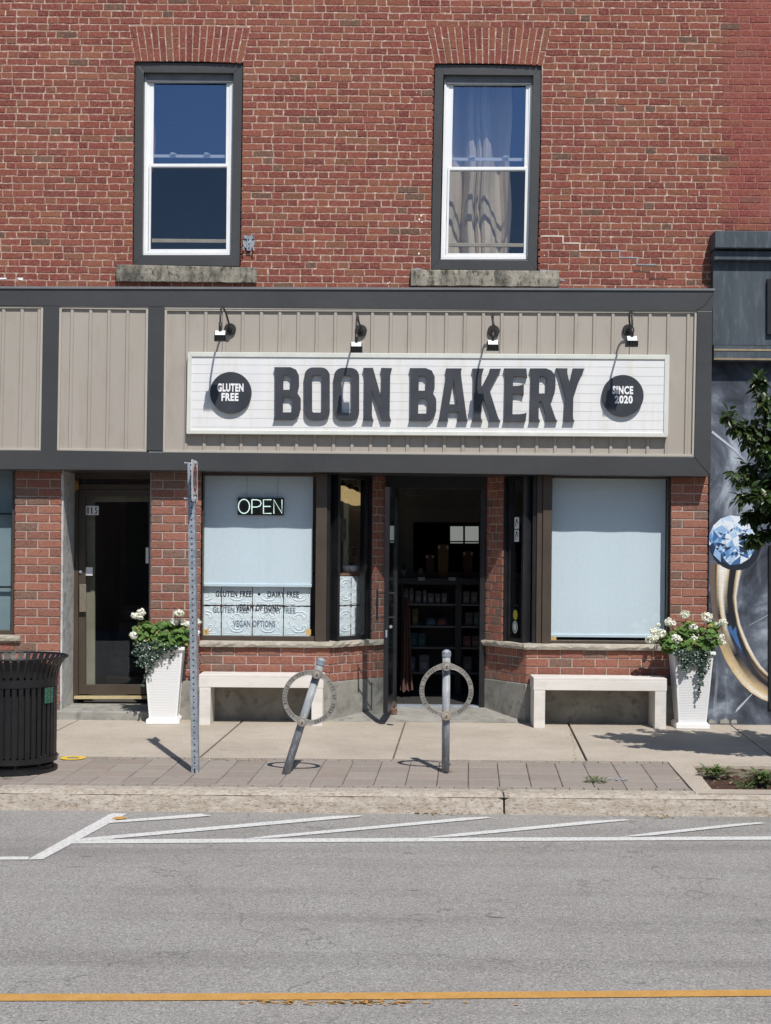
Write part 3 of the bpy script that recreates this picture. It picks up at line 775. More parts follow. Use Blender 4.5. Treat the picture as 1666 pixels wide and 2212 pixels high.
panel(356,666,1506,671.5, 352,1500, 977,986.5, [365+40*k for k in range(1,28)]+[1488])
mb = MB(); mb.px([(356,661),(1506,667),(1506,672.5),(356,666.5)], YF+.006, YSD); mb.px([(128,660),(321,661.5),(321,664.5),(128,662)], YF+.006, YSD); P(mb, 'drip_edge', M_BTRIM, fas)
# ---------------------------------------------------------------- sign board
ZS = U(925,853,YF)
sg = thing('shop_sign', 'long white sign board reading BOON BAKERY in raised charcoal letters', 'sign', (ZS[0], YF-.03, ZS[1]))
def S(mbo, name, mat, parent=sg, **k):
    o = mbo.build(name, mat, parent, **k); o.data.transform(Matrix.Translation(-sg.location)); return o
YSF = YF-.045; o_ = [(405.5,760),(1447,766.5),(1443.5,944),(402.5,937)]
mb = MB(); mb.px([(412,768),(1440,774),(1437,937),(410,930)], YSF+.012, YSD-.02)
sgf = S(mb, 'face', M_SIGNW)
mb = MB(); n_ = [(414.5,770.5),(1436.5,776.5),(1433.5,935),(411.5,928.5)]
for k in range(4):
    j = (k+1) % 4; mb.px([o_[k], o_[j], n_[j], n_[k]], YSF, YSD-.02)
S(mb, 'frame', M_SIGNF, bevel=.004)
mb = MB()
for k in range(8):
    y = 787+k*19.2
    for s0 in range(4):
        a = 414+s0*255.6; b = a+255.6
        if k in (2,4,6) or (s0+k) % 5 or True:
            yy = y+(a-414)*.006; j = random.uniform(-.5,.5)
            mb.px([(a,yy+j*.3),(b,yy+1.5+j*.3),(b,yy+2.3+j*.3),(a,yy+.8+j*.3)], YSF+.0108, YSF+.013)
S(mb, 'track_lines', M('track_grey', (.50,.49,.45), (.58,.57,.53), 9, .6, stretch=(1,1,1)))
def zpt(o, sc): return lambda L: [((o[0]+x/sc)*.5423, (o[1]+y/sc)*.5423) for x, y in L]
z1_, z2_, z3_ = zpt((1060,1430),3.085), zpt((1600,1430),4.165), zpt((1980,1430),4.384)
def rrect(x0,y0,x1,y1,r,n=6):
    out = []
    for (cx,cy,a0) in ((x1-r,y0+r,-90),(x1-r,y1-r,0),(x0+r,y1-r,90),(x0+r,y0+r,180)):
        for k in range(n+1):
            a = R(a0+90*k/n); out.append((cx+r*math.cos(a), cy+r*math.sin(a)))
    return out
GL = [
 (z1_, [(100,100),(300,100),(370,130),(403,200),(405,330),(385,415),(425,480),(425,610),(400,690),(340,745),(90,745),(105,720),(112,690),(115,170),(112,130)], [[(212,193),(275,193),(305,215),(305,350),(285,378),(210,378)], [(208,468),(295,468),(325,500),(325,630),(305,655),(205,655)]]),
 (z1_, rrect(472,103,783,750,105), [rrect(565,197,690,658,26,3)]),
 (z1_, rrect(835,108,1145,755,105), [rrect(928,202,1052,662,26,3)]),
 (z1_, [(1195,108),(1315,108),(1420,485),(1427,185),(1423,140),(1413,108),(1550,112),(1535,150),(1527,190),(1520,690),(1528,735),(1540,755),(1422,755),(1305,385),(1302,690),(1312,735),(1325,755),(1188,752),(1200,735),(1210,690),(1215,190),(1210,145)], []),
 (z2_, [(135,150),(400,150),(500,190),(550,290),(550,480),(525,575),(570,650),(578,720),(575,860),(540,950),(490,1005),(440,1025),(120,1022),(135,990),(145,950),(152,280),(150,195)], [[(290,275),(370,275),(415,310),(412,500),(385,525),(283,525)], [(282,650),(395,650),(438,690),(436,880),(405,905),(275,905)]]),
 (z2_, [(738,155),(1000,155),(988,205),(987,260),(1000,370),(1078,940),(1088,1000),(1100,1030),(920,1030),(936,990),(942,960),(945,880),(770,880),(765,960),(768,1000),(778,1028),(603,1025),(622,1000),(636,950),(745,260),(748,205)], [[(865,350),(925,750),(795,750)]]),
 (z2_, [(1175,157),(1365,157),(1350,200),(1332,260),(1325,450),(1340,445),(1445,240),(1462,195),(1466,160),(1655,160),(1625,200),(1590,270),(1460,515),(1598,955),(1618,1000),(1645,1033),(1455,1033),(1470,1000),(1462,940),(1365,655),(1318,760),(1318,970),(1330,1010),(1348,1032),(1165,1030),(1187,990),(1196,960),(1202,260),(1196,200)], []),
 (z3_, [(125,163),(515,165),(530,328),(500,322),(440,305),(285,297),(280,470),(380,465),(435,452),(470,435),(468,640),(440,622),(385,608),(280,605),(272,965),(410,962),(480,950),(520,932),(500,1095),(108,1090),(128,1060),(137,1020),(152,300),(148,220)], []),
 (z3_, [(578,163),(860,163),(950,200),(1008,270),(1025,360),(1020,520),(1000,620),(930,765),(1010,1000),(1030,1050),(1058,1090),(850,1090),(865,1060),(862,1000),(780,740),(732,740),(728,1020),(740,1060),(757,1090),(562,1090),(582,1060),(587,1000),(607,300),(602,215)], [[(742,297),(820,297),(868,340),(868,570),(845,605),(735,605)]]),
 (z3_, [(1028,160),(1235,163),(1228,200),(1232,260),(1270,415),(1300,280),(1330,205),(1326,163),(1533,165),(1500,215),(1450,320),(1335,680),(1328,1000),(1335,1050),(1360,1090),(1160,1090),(1177,1060),(1182,1000),(1198,690),(1095,290),(1070,215)], []),
]
for zz, outer, holes in GL:
    YL = YSF-.030
    Uo = [U(x,y,YL) for x,y in zz(outer)]; Uh = [[U(x,y,YL) for x,y in zz(h)] for h in holes]
    mb = MB(); mb.add(poly_holes(Uo, Uh, YL, YSF+.010))
    S(mb, 'letter', M_LET, bevel=.003)
for (cx,cy,t1,t2) in ((498.5,848,'GLUTEN','FREE'), (1346,854.5,'SINCE','2020')):
    YD = YSF-.028; c = U(cx,cy,YD); mb = MB(); r_ = 44.8*YD/FPX
    mb.lathe([(r_-.002,.0),(r_,.002),(r_,.036)], (c[0],YD,c[1]), 64, 'y'); d = S(mb, 'round_plate', M_DISC)
    mb = MB()
    w1 = 29 if t1 == 'GLUTEN' else 23; w2 = 19 if t2 == 'FREE' else 20; oy = 0 if t1 == 'GLUTEN' else -1
    a, b = U(cx-w1,cy-2+oy,YD), U(cx+w1-1,cy-19.5+oy,YD); mb.add(text_vf(t1, a[0],a[1],b[0],b[1], .003, .045, 1.12), Matrix.Translation((0,YD-.003,0)))
    a, b = U(cx-w2-1+(0 if t2=='FREE' else 3),cy+18+oy,YD), U(cx+w2-2+(0 if t2=='FREE' else 3),cy+1+oy,YD); mb.add(text_vf(t2, a[0],a[1],b[0],b[1], .003, .045, 1.12), Matrix.Translation((0,YD-.003,0)))
    S(mb, 'lettering', M_WTXT, d, fix=False)
# ---------------------------------------------------------------- gooseneck floodlights
LM = [((497.7,711.6),(476,727),(481,662),'first from the left, over the GLUTEN FREE disc'), ((780,714.6),(770,751.5),(773.4,682),'above the second O of the sign'),
      ((1066,715.5),(1065,747.5),(1065.5,677),'above the K of the sign'), ((1357,714),(1365.5,739),(1365,672),'above the SINCE 2020 disc')]
LAMP_LAB = ['black gooseneck floodlight above the GLUTEN FREE disc', 'black gooseneck floodlight above the letters OO of the sign', 'black gooseneck floodlight above the letters AK of the sign', 'black gooseneck floodlight above the SINCE 2020 disc']
for (dc, hc, ap, _), lab in zip(LM, LAMP_LAB):
    c0 = U(*dc, YSD); YH = YSF-.40; ch = U(*hc, YH); ca = U(*ap, YF-.30)
    lt = thing('sign_lamp', lab, 'lamp', (c0[0], YSD, c0[1]), 'floodlights over the sign board')
    o3 = Vector((c0[0],YSD,c0[1]))
    def L(x,y,z): return Vector((x,y,z))-o3
    mb = MB(); mb.lathe([(.050,-.034),(.056,-.028),(.058,-.016)], (0,0,0), 28, 'y'); mb.lathe([(.018,-.075),(.024,-.05),(.024,-.034)], (0,0,0), 16, 'y'); mb.build('wall_plate', M_LAMPB, lt)
    mb = MB(); path = []
    top = Vector((ca[0], YF-.24, ca[1])); hd = Vector((ch[0], YH, ch[1]+.055)); st = Vector((c0[0], YSD-.07, c0[1]))
    pts = [st, st+Vector((0,-.03,.03)), Vector((st.x+(top.x-st.x)*.6, YF-.11, top.z-.045)), Vector((top.x,YF-.17,top.z-.008)), top, Vector((top.x+(hd.x-top.x)*.3,YF-.36,top.z-.012)), Vector((hd.x,YH+.03,top.z-.065)), Vector((hd.x,YH+.003,top.z-.11)), hd]
    # catmull rom
    for i in range(len(pts)-1):
        p0, p1, p2, p3 = pts[max(i-1,0)], pts[i], pts[i+1], pts[min(i+2,len(pts)-1)]
        for k in range(4):
            t = k/4; path.append(.5*((2*p1)+(p2-p0)*t+(2*p0-5*p1+4*p2-p3)*t*t+(3*p1-p0-3*p2+p3)*t**3)-o3)
    path.append(hd-o3); mb.tube(path, .0095, 10)
    mb.tube([hd-o3+Vector((0,0,.075)), hd-o3+Vector((0,0,.0))], .0155, 10)
    mb.build('gooseneck', M_LAMPB, lt, smooth=True)
    h = hd-o3
    mb = MB(); W_ = .054
    mb.prism([(h.x-W_,h.z-.008),(h.x+W_,h.z-.008),(h.x+W_+.004,h.z-.095),(h.x-W_-.004,h.z-.095)], h.y+.012, h.y+.05)
    for k in range(8):
        x = h.x-W_+.004+k*(2*W_-.008)/7; mb.box(x-.0028,x+.0028,h.y-.03,h.y+.012,h.z-.092,h.z-.045)
    mb.box(h.x-W_,h.x+W_,h.y-.022,h.y+.012,h.z-.050,h.z-.045)
    mb.build('lamp_head', M_LAMPB, lt)
    mb = MB(); v = [(h.x-.046,h.y-.032,h.z-.044),(h.x+.046,h.y-.032,h.z-.044),(h.x+.046,h.y+.004,h.z+.002),(h.x-.046,h.y+.004,h.z+.002)]
    a = [mb.av(p) for p in v]; b = [mb.av((p[0],p[1]+.03,p[2]-.0)) for p in v]; mb.f.append(a); mb.f.append(b[::-1])
    for k in range(4): mb.f.append([a[k],b[k],b[(k+1)%4],a[(k+1)%4]])
    mb.build('driver_box', M_WHITE, lt, bevel=.002)
# ---------------------------------------------------------------- ground floor shopfront
YD_ = 14.30
P0, P1, P2 = (-1.775,YW), (-.53,YW), (0.0,YD_)
P3, P4, P5 = (1.013,YD_), (1.378,YW), (2.785,YW)
ZSL, ZST, ZPL = .905, .962, .575
def seg(a, b):
    L = math.hypot(b[0]-a[0], b[1]-a[1]); u = ((b[0]-a[0])/L, (b[1]-a[1])/L); return L, u, (u[1], -u[0])
def laywall(a, b, z0, z1, name='brick_pier', seed=1, first=0, lens=(.225,), zoff=0):
    L, u, nn = seg(a, b)
    mb = MB(); rnd = random.Random(seed)
    lay(mb, a, u, nn, z0, z1, lambda z: [(0, L)], .0836, lens, rnd, PAL_NEW, joint=.011, jit=.0012, back=.014, bond='run')
    o = P(mb, name, MBR_NEW, color=True)
    mb = MB(); d = -.007
    a = (a[0]+u[0]*.010, a[1]+u[1]*.010); b = (b[0]-u[0]*.010, b[1]-u[1]*.010)
    pa = (a[0]+nn[0]*d, a[1]+nn[1]*d); pb = (b[0]+nn[0]*d, b[1]+nn[1]*d); d2 = -.055
    mb.flatz([pa, pb, (b[0]+nn[0]*d2, b[1]+nn[1]*d2), (a[0]+nn[0]*d2, a[1]+nn[1]*d2)], z0-.02, z1)
    m = mb.build('mortar', M_MORT2, o) if True else None; m.data.transform(Matrix.Translation(-bld.location))
    return o
zb_ = gz(YW)-.01; n_r = 29; ztop_ = 2.604
Xa0, Xa1 = U(31.5,1200,YW)[0], U(131.5,1200,YW)[0]
Xb0, Xb1 = U(325.5,1200,YW)[0], U(434,1200,YW)[0]
Xc0, Xc1 = U(1449,1200,YW)[0], U(1529.5,1200,YW)[0]
laywall((Xa0,YW),(Xa1,YW), zb_, ztop_, seed=41)
laywall((Xb0,YW),(Xb1,YW), zb_, ztop_, seed=42)
laywall((Xc0,YW),(Xc1,YW), zb_, ztop_, seed=43)
laywall((Xa1,YW),(Xa1,YW+.5), zb_, ztop_, seed=44) if False else None
# plain render panel of the recessed doorway
mb = MB(); mb.flatz([(Xa1+.002,YW+.01),(Xa1+.02,YW+.01),(Xa1+.02,14.42),(Xa1+.002,14.42)], zb_, ztop_); P(mb, 'render_reveal', M_STUCCO)
mb = MB(); mb.flatz([(Xb0-.02,YW+.07),(Xb0-.002,YW+.07),(Xb0-.002,14.42),(Xb0-.02,14.42)], zb_, ztop_); P(mb, 'render_reveal', M_STUCCO)
# brick returns of the piers beside the door and angled piers
def mixp(a, b, t): return (a[0]+(b[0]-a[0])*t, a[1]+(b[1]-a[1])*t)
laywall(mixp(P1,P2,.76), P2, ZST, ztop_, seed=45, lens=(.112,))
laywall(P3, mixp(P3,P4,.42), ZST, ztop_, seed=46, lens=(.112,))
# bulkheads below the sills
laywall((Xb1+.0,YW), P1, ZPL, ZSL, 'bulkhead', 47)
laywall(P1, P2, ZPL, ZSL, 'bulkhead', 48, lens=(.112,))
laywall(P3, P4, ZPL, ZSL, 'bulkhead', 49, lens=(.112,))
laywall(P4, (Xc0,YW), ZPL, ZSL, 'bulkhead', 50)
laywall((-6.3,YW),(Xa0,YW), zb_, .94, 'bulkhead', 51)
# concrete plinths, slightly proud of the brick
def strip(pts, d0, d1, z0, z1, mat, name, bev=.004, rough=0):
    """offset polyline strip (outward = towards the street)"""
    n = len(pts); nor = [seg(pts[i], pts[i+1])[2] for i in range(n-1)]
    def off(i, d):
        if i == 0: m = nor[0]
        elif i == n-1: m = nor[-1]
        else:
            mx, my = nor[i-1][0]+nor[i][0], nor[i-1][1]+nor[i][1]; k = 2/(mx*mx+my*my); m = (mx*k, my*k)
        return (pts[i][0]+m[0]*d, pts[i][1]+m[1]*d)
    mb = MB()
    for i in range(n-1):
        a0, b0, a1, b1 = off(i,d0), off(i+1,d0), off(i,d1), off(i+1,d1)
        if not rough: mb.flatz([a1,b1,b0,a0], z0, z1)
        else:
            L = math.hypot(b1[0]-a1[0], b1[1]-a1[1]); k = max(2, int(L/.05)); prev = None
            for s_ in range(k+1):
                t = s_/k; f = mixp(a1,b1,t); g_ = mixp(a0,b0,t); nn = nor[i]
                jj = [random.uniform(-rough,rough) for _ in range(4)]
                r_ = [mb.av((f[0]+nn[0]*(jj[0]-.010), f[1]+nn[1]*(jj[0]-.010), z0+abs(jj[1])*.6)), mb.av((f[0]+nn[0]*jj[1], f[1]+nn[1]*jj[1], (z0+z1)/2+jj[2]*2)), mb.av((f[0]+nn[0]*(jj[2]-.004), f[1]+nn[1]*(jj[2]-.004), z1-.004)), mb.av((g_[0],g_[1],z1)), mb.av((g_[0],g_[1],z0))]
                if prev:
                    for m_ in range(5): mb.f.append([prev[m_],prev[(m_+1)%5],r_[(m_+1)%5],r_[m_]])
                else: mb.f.append(r_)
                prev = r_
            mb.f.append(prev[::-1])
    return P(mb, name, mat, bevel=0 if rough else bev)
strip([(Xb0+.02,YW), P1, P2], -.02, .012, zb_-.02, ZPL-.004, M_CONC, 'plinth')
strip([P3, P4, (Xc1-.02,YW)], -.02, .012, zb_-.02, ZPL-.008, M_CONC, 'plinth')
strip([(Xb1,YW), P1, P2], -.15, .048, ZSL, ZST, M_LIME, 'stone_sill', rough=.005)
strip([P3, P4, (Xc0+.004,YW)], -.15, .048, ZSL, ZST, M_LIME, 'stone_sill', rough=.005)
strip([(-6.3,YW),(Xa0+.07,YW)], -.15, .045, .945, 1.0, M_LIME, 'stone_sill', rough=.004)
# --- shop windows
YG = YW+.11
def shopwin(name='shop_window'): return None
fw = MB()      # left bay
xg0, xg1 = U(440,1200,YG)[0], U(683,1200,YG)[0]
def bar(m, x0, x1, y0, y1, z0, z1): m.box(x0,x1,y0,y1,z0,z1)
bar(fw, Xb1+.001, xg0, YG-.04, YG+.05, ZST, ztop_-.002); bar(fw, xg0, xg1, YG-.035, YG+.05, ZST, ZST+.045); bar(fw, xg0, xg1, YG-.035, YG+.05, 2.575, ztop_-.002)
W1 = P(fw, 'shop_window', M_BRONZE, bevel=.003)
def sub(m, name, mat, par, **k):
    o = m.build(name, mat, par, **k); r = par
    while r.parent: r = r.parent
    o.data.transform(Matrix.Translation(-r.location)); return o
m = MB(); bar(m, xg1, U(706,1200,YG-.07)[0], YG-.07, YG+.05, ZST, ztop_-.003); sub(m, 'corner_post', M_BRONZE, W1, bevel=.003)
m = MB(); bar(m, U(706,1200,YG-.05)[0]+.002, U(713,1200,YG-.05)[0], YG-.05, YG+.05, ZST, ztop_-.003); sub(m, 'corner_post', M_DARK, W1)
m = MB(); m.box(xg0,xg1,YG,YG+.006,ZST+.045,2.575); sub(m, 'pane', M_GLASS, W1)
def angled(a, b, t0, t1, name):
    L, u, nn = seg(a, b); A = mixp(a,b,t0); B = mixp(a,b,t1)
    def o(p, d): return (p[0]+nn[0]*d, p[1]+nn[1]*d)
    def al(p, s): return (p[0]+u[0]*s, p[1]+u[1]*s)
    m = MB()
    for (p, q_) in ((al(A,-.018), al(A,.012)), (al(B,-.012), al(B,.018))): m.flatz([o(p,-.0145), o(q_,-.0145), o(q_,-.0565), o(p,-.0565)], ZST, ztop_-.0045)
    for (p, q_, z0, z1) in ((al(A,-.018), al(A,.035), ZST, ztop_-.004), (al(B,-.06), al(B,.018), ZST, ztop_-.004), (al(A,.035), al(B,-.06), ZST, ZST+.04), (al(A,.035), al(B,-.06), 2.56, ztop_-.004)):
        m.flatz([o(p,-.057), o(q_,-.057), o(q_,-.13), o(p,-.13)], z0, z1)
    w_ = P(m, 'shop_window', M_DARK, bevel=.002)
    g = MB(); p, q_ = al(A,.035), al(B,-.06)
    g.flatz([o(p,-.09), o(q_,-.09), o(q_,-.096), o(p,-.096)], ZST+.04, 2.56); sub(g, 'pane', M_GLASS, w_)
    return w_
W2 = angled(P1, P2, .17, .77, 'a'); W3 = angled(P3, P4, .42, .86, 'b')
fw = MB(); xh0, xh1 = U(1193,1200,YG)[0], U(1441,1200,YG)[0]
bar(fw, xh1, xh1+.05, YG-.03, YG+.05, ZST, ztop_-.002); bar(fw, xh0, xh1, YG-.035, YG+.05, ZST, ZST+.03); bar(fw, xh0, xh1, YG-.035, YG+.05, 2.58, ztop_-.002)
W4 = P(fw, 'shop_window', M_BRONZE, bevel=.003)
m = MB(); m.box(xh0,xh1,YG,YG+.006,ZST+.03,2.58); sub(m, 'pane', M_GLASS, W4)
m = MB(); x0_, x1_ = U(1160,1200,YG-.06)[0], U(1192,1200,YG-.06)[0]
bar(m, x0_, x0_+.052, YG-.05, YG+.05, ZST, ztop_-.003); bar(m, x0_+.055, x1_, YG-.07, YG+.05, ZST, ztop_-.003); sub(m, 'corner_post', M_BRONZE, W4, bevel=.003)
m = MB(); bar(m, U(1150,1200,YG)[0], x0_-.002, YG-.03, YG+.05, ZST, ztop_-.003); sub(m, 'corner_post', M_DARK, W4)
# far left shop window
fw = MB(); xl1 = U(28,1200,YG)[0]
bar(fw, xl1, Xa0, YG-.04, YG+.05, 1.0, ztop_-.003); bar(fw, -6.3, xl1, YG-.03, YG+.05, 1.0, 1.04)
W5 = P(fw, 'shop_window', M_BRONZE, bevel=.003)
m = MB(); m.box(-6.3,xl1,YG,YG+.006,1.04,2.6); sub(m, 'pane', M_GLASS, W5)
m = MB()
for y in (1110,1268): z = U(10,y,YG+.04)[1]; bar(m, -6.3, xl1, YG+.03, YG+.05, z-.009, z+.009)
sub(m, 'glazing_bar', M_DARK, W5)
mb = MB(); mb.box(-6.3, xl1+.1, 13.95, 13.953, .95, 2.7)
tag(mb.build('roller_blind', M('slate_blind', (.20,.27,.30), (.24,.31,.34), 4, .9)), 'grey blue roller blind in the cut off window at the left edge', 'blind')
# blinds
def blind(x0, x1, yb, Y, lab):
    r = thing('roller_blind', lab, 'blind', ((U(x0,1200,Y)[0]+U(x1,1200,Y)[0])/2, Y, 1.5), 'white roller blinds behind the shop windows')
    a, b = U(x0,1200,Y)[0]-r.location.x, U(x1,1200,Y)[0]-r.location.x; zb = U((x0+x1)/2,yb,Y)[1]-1.5
    m = MB(); n = 12
    for k in range(n): m.face([(a+(b-a)*k/n, .003*math.sin(k*1.3), zb), (a+(b-a)*(k+1)/n, .003*math.sin((k+1)*1.3), zb), (a+(b-a)*(k+1)/n, .003*math.sin((k+1)*1.3), 1.10), (a+(b-a)*k/n, .003*math.sin(k*1.3), 1.10)])
    m.build('fabric', M_BLIND, r, smooth=True)
    m = MB(); m.box(a, b, -.012, .008, zb-.014, zb+.016); m.build('bottom_rail', M('blind_rail', (.62,.72,.78), (.66,.75,.80), 10, .6), r, bevel=.004)
    m = MB(); m.tube([(a,.03,1.085),(b,.03,1.085)], .025, 12); m.build('roller', M_WHITE, r)
blind(441,675,1264.5,YW+.185, 'white roller blind pulled down behind the OPEN sign and above the pressed tin panels')
blind(1191,1437,1374,YW+.185, 'white roller blind filling the wide window right of the doorway')
# pressed tin panels following the bay
M_TIN = M('white_pressed_tin', (.80,.86,.90), (.86,.90,.93), 9, .5, .35, 60, dist=.004)
M_TINR = M('rusty_seam', (.05,.03,.02), (.16,.08,.04), 60, .9)
def tin(a, b, seams, zs, ztop, lab, name='tin_panel'):
    L, u, nn = seg(a, b); t = thing(name, lab, 'panel', (a[0], a[1], 0), rz=math.atan2(u[1], u[0]))
    m = MB(); m.box(0, L, 0, .012, ZST, ztop); m.build('backing', M_BLACK, t)
    m = MB(); r_ = MB(); edges_ = [0]+seams+[L]
    zr = [ZST+.004]+zs+[ztop]
    for i in range(len(edges_)-1):
        for j in range(len(zr)-1):
            x0, x1, z0, z1 = edges_[i]+.004, edges_[i+1]-.004, zr[j]+.004, zr[j+1]-.004
            rr_ = random.Random(i*7+j); n = 9
            bot = [(x0+(x1-x0)*k/n, z0+rr_.uniform(0,.006)) for k in range(n+1)]; top = [(x1-(x1-x0)*k/n, z1-rr_.uniform(0,.006)) for k in range(n+1)]
            m.prism(bot+top, -.010, 0)
            # relief: full tile is .305; anchor on the seam grid
            T = .305
            ox = x1-T if i == 0 else x0; oz = z1-T if j == 0 else z0
            def rel(pts, rad):
                out = []
                for (px_, pz_) in pts:
                    X_, Z_ = ox+px_*T, oz+pz_*T
                    out.append((X_, Z_))
                run = []
                for p in out+[None]:
                    ok = p and x0+.006 < p[0] < x1-.006 and z0+.006 < p[1] < z1-.006
                    if ok: run.append((p[0], -.0095, p[1]))
                    else:
                        if len(run) > 1: m.tube(run, rad, 5)
                        run = []
            for sx in (1,-1):
                for sz in (1,-1):
                    f = lambda p: [(.5+sx*(x-.5), .5+sz*(z-.5)) for x, z in p]
                    rel(f([(.06,.36),(.06,.06),(.36,.06)]), .0050)
                    rel(f([(.11,.36),(.11,.11),(.36,.11)]), .0048)
                    rel(f([(.5,.17),(.42,.17),(.33,.20),(.28,.26),(.27,.33),(.31,.38),(.37,.39),(.40,.35),(.38,.31),(.34,.32)]), .0062)
                    rel(f([(.14,.5),(.20,.46),(.22,.38),(.18,.30),(.14,.28)]), .0050)
                    rel(f([(.5,.25),(.44,.26),(.41,.30)]), .0062)
    m.build('tin_sheet', M_TIN, t, smooth=False)
    rs = random.Random(8); m = MB()
    for s in seams:
        for k in range(16):
            z = rs.uniform(ZST, ztop); w_ = rs.uniform(.002,.006); m.box(s-w_, s+w_, -.0125, 0, z-.01, z+.01)
    for z in zs:
        for k in range(int(L*26)):
            x = rs.uniform(0, L-.01); w_ = rs.uniform(.002,.007); m.box(x, x+.02, -.0125, 0, z-w_, z+w_)
    for s in seams:
        for z in zs: m.lathe([(.016,-.013),(.016,0)], (s,0,z), 7, 'y')
    tag(m.build('seam_rust', M_TINR, t), kind='stuff')
    return t
YT = YW+.235
zt1 = U(600,1309,YT)[1]
xa = U(439,1300,YT)[0]; xb = U(672,1300,YT)[0]
tin((xa,YT), (xb,YT), [U(s,1300,YT)[0]-xa for s in (479,545.8,613)], [zt1], zt1+.29, 'low white pressed tin panel behind the GLUTEN FREE lettering')
pa = (U(713,1300,14.05)[0], 14.05); pb = (U(783,1300,14.40)[0], 14.40); L_ = seg(pa, pb)[0]
tin(pa, pb, [L_*.12, L_*.62], [zt1], zt1+.30, 'low white pressed tin panel in the angled window left of the door')
L_, u_, n_ = seg(pa, pb)
m = MB(); zz = zt1+.30
m.flatz([pa, pb, (pb[0]-n_[0]*.3, pb[1]-n_[1]*.3), (pa[0]-n_[0]*.3, pa[1]-n_[1]*.3)], zz+.002, zz+.026)
tag(m.build('wooden_shelf', M('counter_wood', (.20,.10,.05), (.30,.16,.08), 12, .6, stretch=(1,6,1)), bevel=.002), 'narrow wooden shelf on top of the tin panel in the angled window', 'shelf')
bw = thing('plant_bowl', 'pale blue white bowl with a dark sparse plant on the shelf in the angled window', 'bowl', (U(758,1234,14.38)[0], 14.38, zz+.026))
m = MB(); m.lathe([(.045,0),(.07,.02),(.085,.06),(.088,.075),(.08,.075),(.06,.03),(.0,.028)], (0,0,0), 24); m.build('bowl', M('bowl_glaze', (.55,.62,.68), (.6,.66,.72), 8, .3), bw, smooth=True)
m = MB(); rs = random.Random(12)
for k in range(16):
    a = rs.uniform(0,6.28); h = rs.uniform(.1,.28); m.tube([(0,0,.03),(.02*math.cos(a),.02*math.sin(a),.03+h*.6),(.06*math.cos(a),.06*math.sin(a),.03+h)], [.004,.003,.001], 5)
    for q_ in range(3):
        t = .4+.2*q_; m.lathe([(.001,0),(.016,.01),(.001,.02)], (.06*t*math.cos(a+q_*.3), .06*t*math.sin(a+q_*.3), .03+h*t), 6)
m.build('leaves', M('dark_leaf', (.02,.04,.02), (.03,.06,.03), 20, .6), bw)
# writing on the glass
wt = thing('window_lettering', 'black GLUTEN FREE DAIRY FREE VEGAN OPTIONS lettering on the glass above the tin panel', 'lettering', (0, YG-.003, 1.2))
for (s, x0, y0, x1, y1) in (('GLUTEN FREE',466,1289.5,544,1276.5),('DAIRY FREE',578,1290.5,646,1277.5),('VEGAN OPTIONS',509.5,1320,602.5,1306)):
    a, b = U(x0,y0,YG), U(x1,y1,YG); m = MB(); m.add(text_vf(s, a[0], a[1]-1.2, b[0], b[1]-1.2, .0015, .035, 1.1)); m.build('word', M_BTXT, wt, fix=False)
m = MB(); a = U(560,1283.5,YG); m.lathe([(.014,0),(.014,.0015)], (a[0],0,a[1]-1.2), 20, 'y'); m.build('dot', M_BTXT, wt)
def card(name, lab, cat, x0, y0, x1, y1, Y, mat, group=None, extra=None, rnd_=False):
    a, b = U(x0,y1,Y), U(x1,y0,Y); o = thing(name, lab, cat, ((a[0]+b[0])/2, Y, (a[1]+b[1])/2), group)
    w_, h_ = (b[0]-a[0])/2, (b[1]-a[1])/2; m = MB()
    if rnd_: m.prism([(w_*math.cos(2*math.pi*k/28), h_*math.sin(2*math.pi*k/28)) for k in range(28)], -.002, 0)
    else: m.box(-w_, w_, -.002, 0, -h_, h_)
    m.build('sheet', mat, o)
    if extra: extra(o, w_, h_)
    return o
M_ORNG = M('amber_sticker', (.55,.36,.10), (.62,.42,.14), 30, .6)
def yex(o, w_, h_):
    m = MB(); m.box(-.003,.003,-.004,-.002,-h_*.6,0); m.tube([(0,-.003,0),(-w_*.4,-.003,h_*.5)], .002, 4); m.tube([(0,-.003,0),(w_*.4,-.003,h_*.5)], .002, 4); m.build('mark', M_BTXT, o)
card('window_sticker', 'small square amber sticker in the bottom left corner of the window with the OPEN sign', 'sticker', 440.5,1359,451,1371, YG-.002, M_ORNG, extra=yex)
card('window_sticker', 'small square amber sticker in the bottom right corner of the window with the OPEN sign', 'sticker', 661,1359.5,672,1372, YG-.002, M_ORNG)
card('window_sticker', 'square amber sticker low in the corner of the wide window right of the door', 'sticker', 1190,1376,1202,1388, YG-.002, M_ORNG)
# stickers on the right angled window
Lr, ur, nr = seg(P3, P4); ang = math.atan2(ur[1], ur[0])
def acard(lab, t, z0, z1, w_, mat, kind=0):
    A = mixp(P3,P4,t); o = thing('window_sticker', lab, 'sticker', (A[0]-nr[0]*.084, A[1]-nr[1]*.084, (z0+z1)/2), rz=ang)
    h_ = (z1-z0)/2; m = MB()
    if kind: m.prism([(w_*math.cos(2*math.pi*k/28), h_*math.sin(2*math.pi*k/28)) for k in range(28)], -.002, 0)
    else: m.box(-w_, w_, -.002, 0, -h_, h_)
    m.build('sheet', mat, o); m = MB()
    if kind == 0: m.tube([(w_*.5*math.cos(t_*.4), -.003, h_*.5*math.sin(t_*.4)-h_*.2) for t_ in range(12)], .004, 5); m.box(-w_*.3,w_*.3,-.004,-.002,h_*.3,h_*.7)
    elif kind == 1: m.tube([(w_*.72*math.cos(t_*.4), -.003, h_*.75*math.sin(t_*.4)) for t_ in range(17)], .004, 5)
    m.build('mark', M('sticker_ink', (.10,.09,.08), None) if kind != 1 else M('sticker_green', (.05,.22,.08), None), o)
zq = lambda y: U(1090,y,14.0)[1]
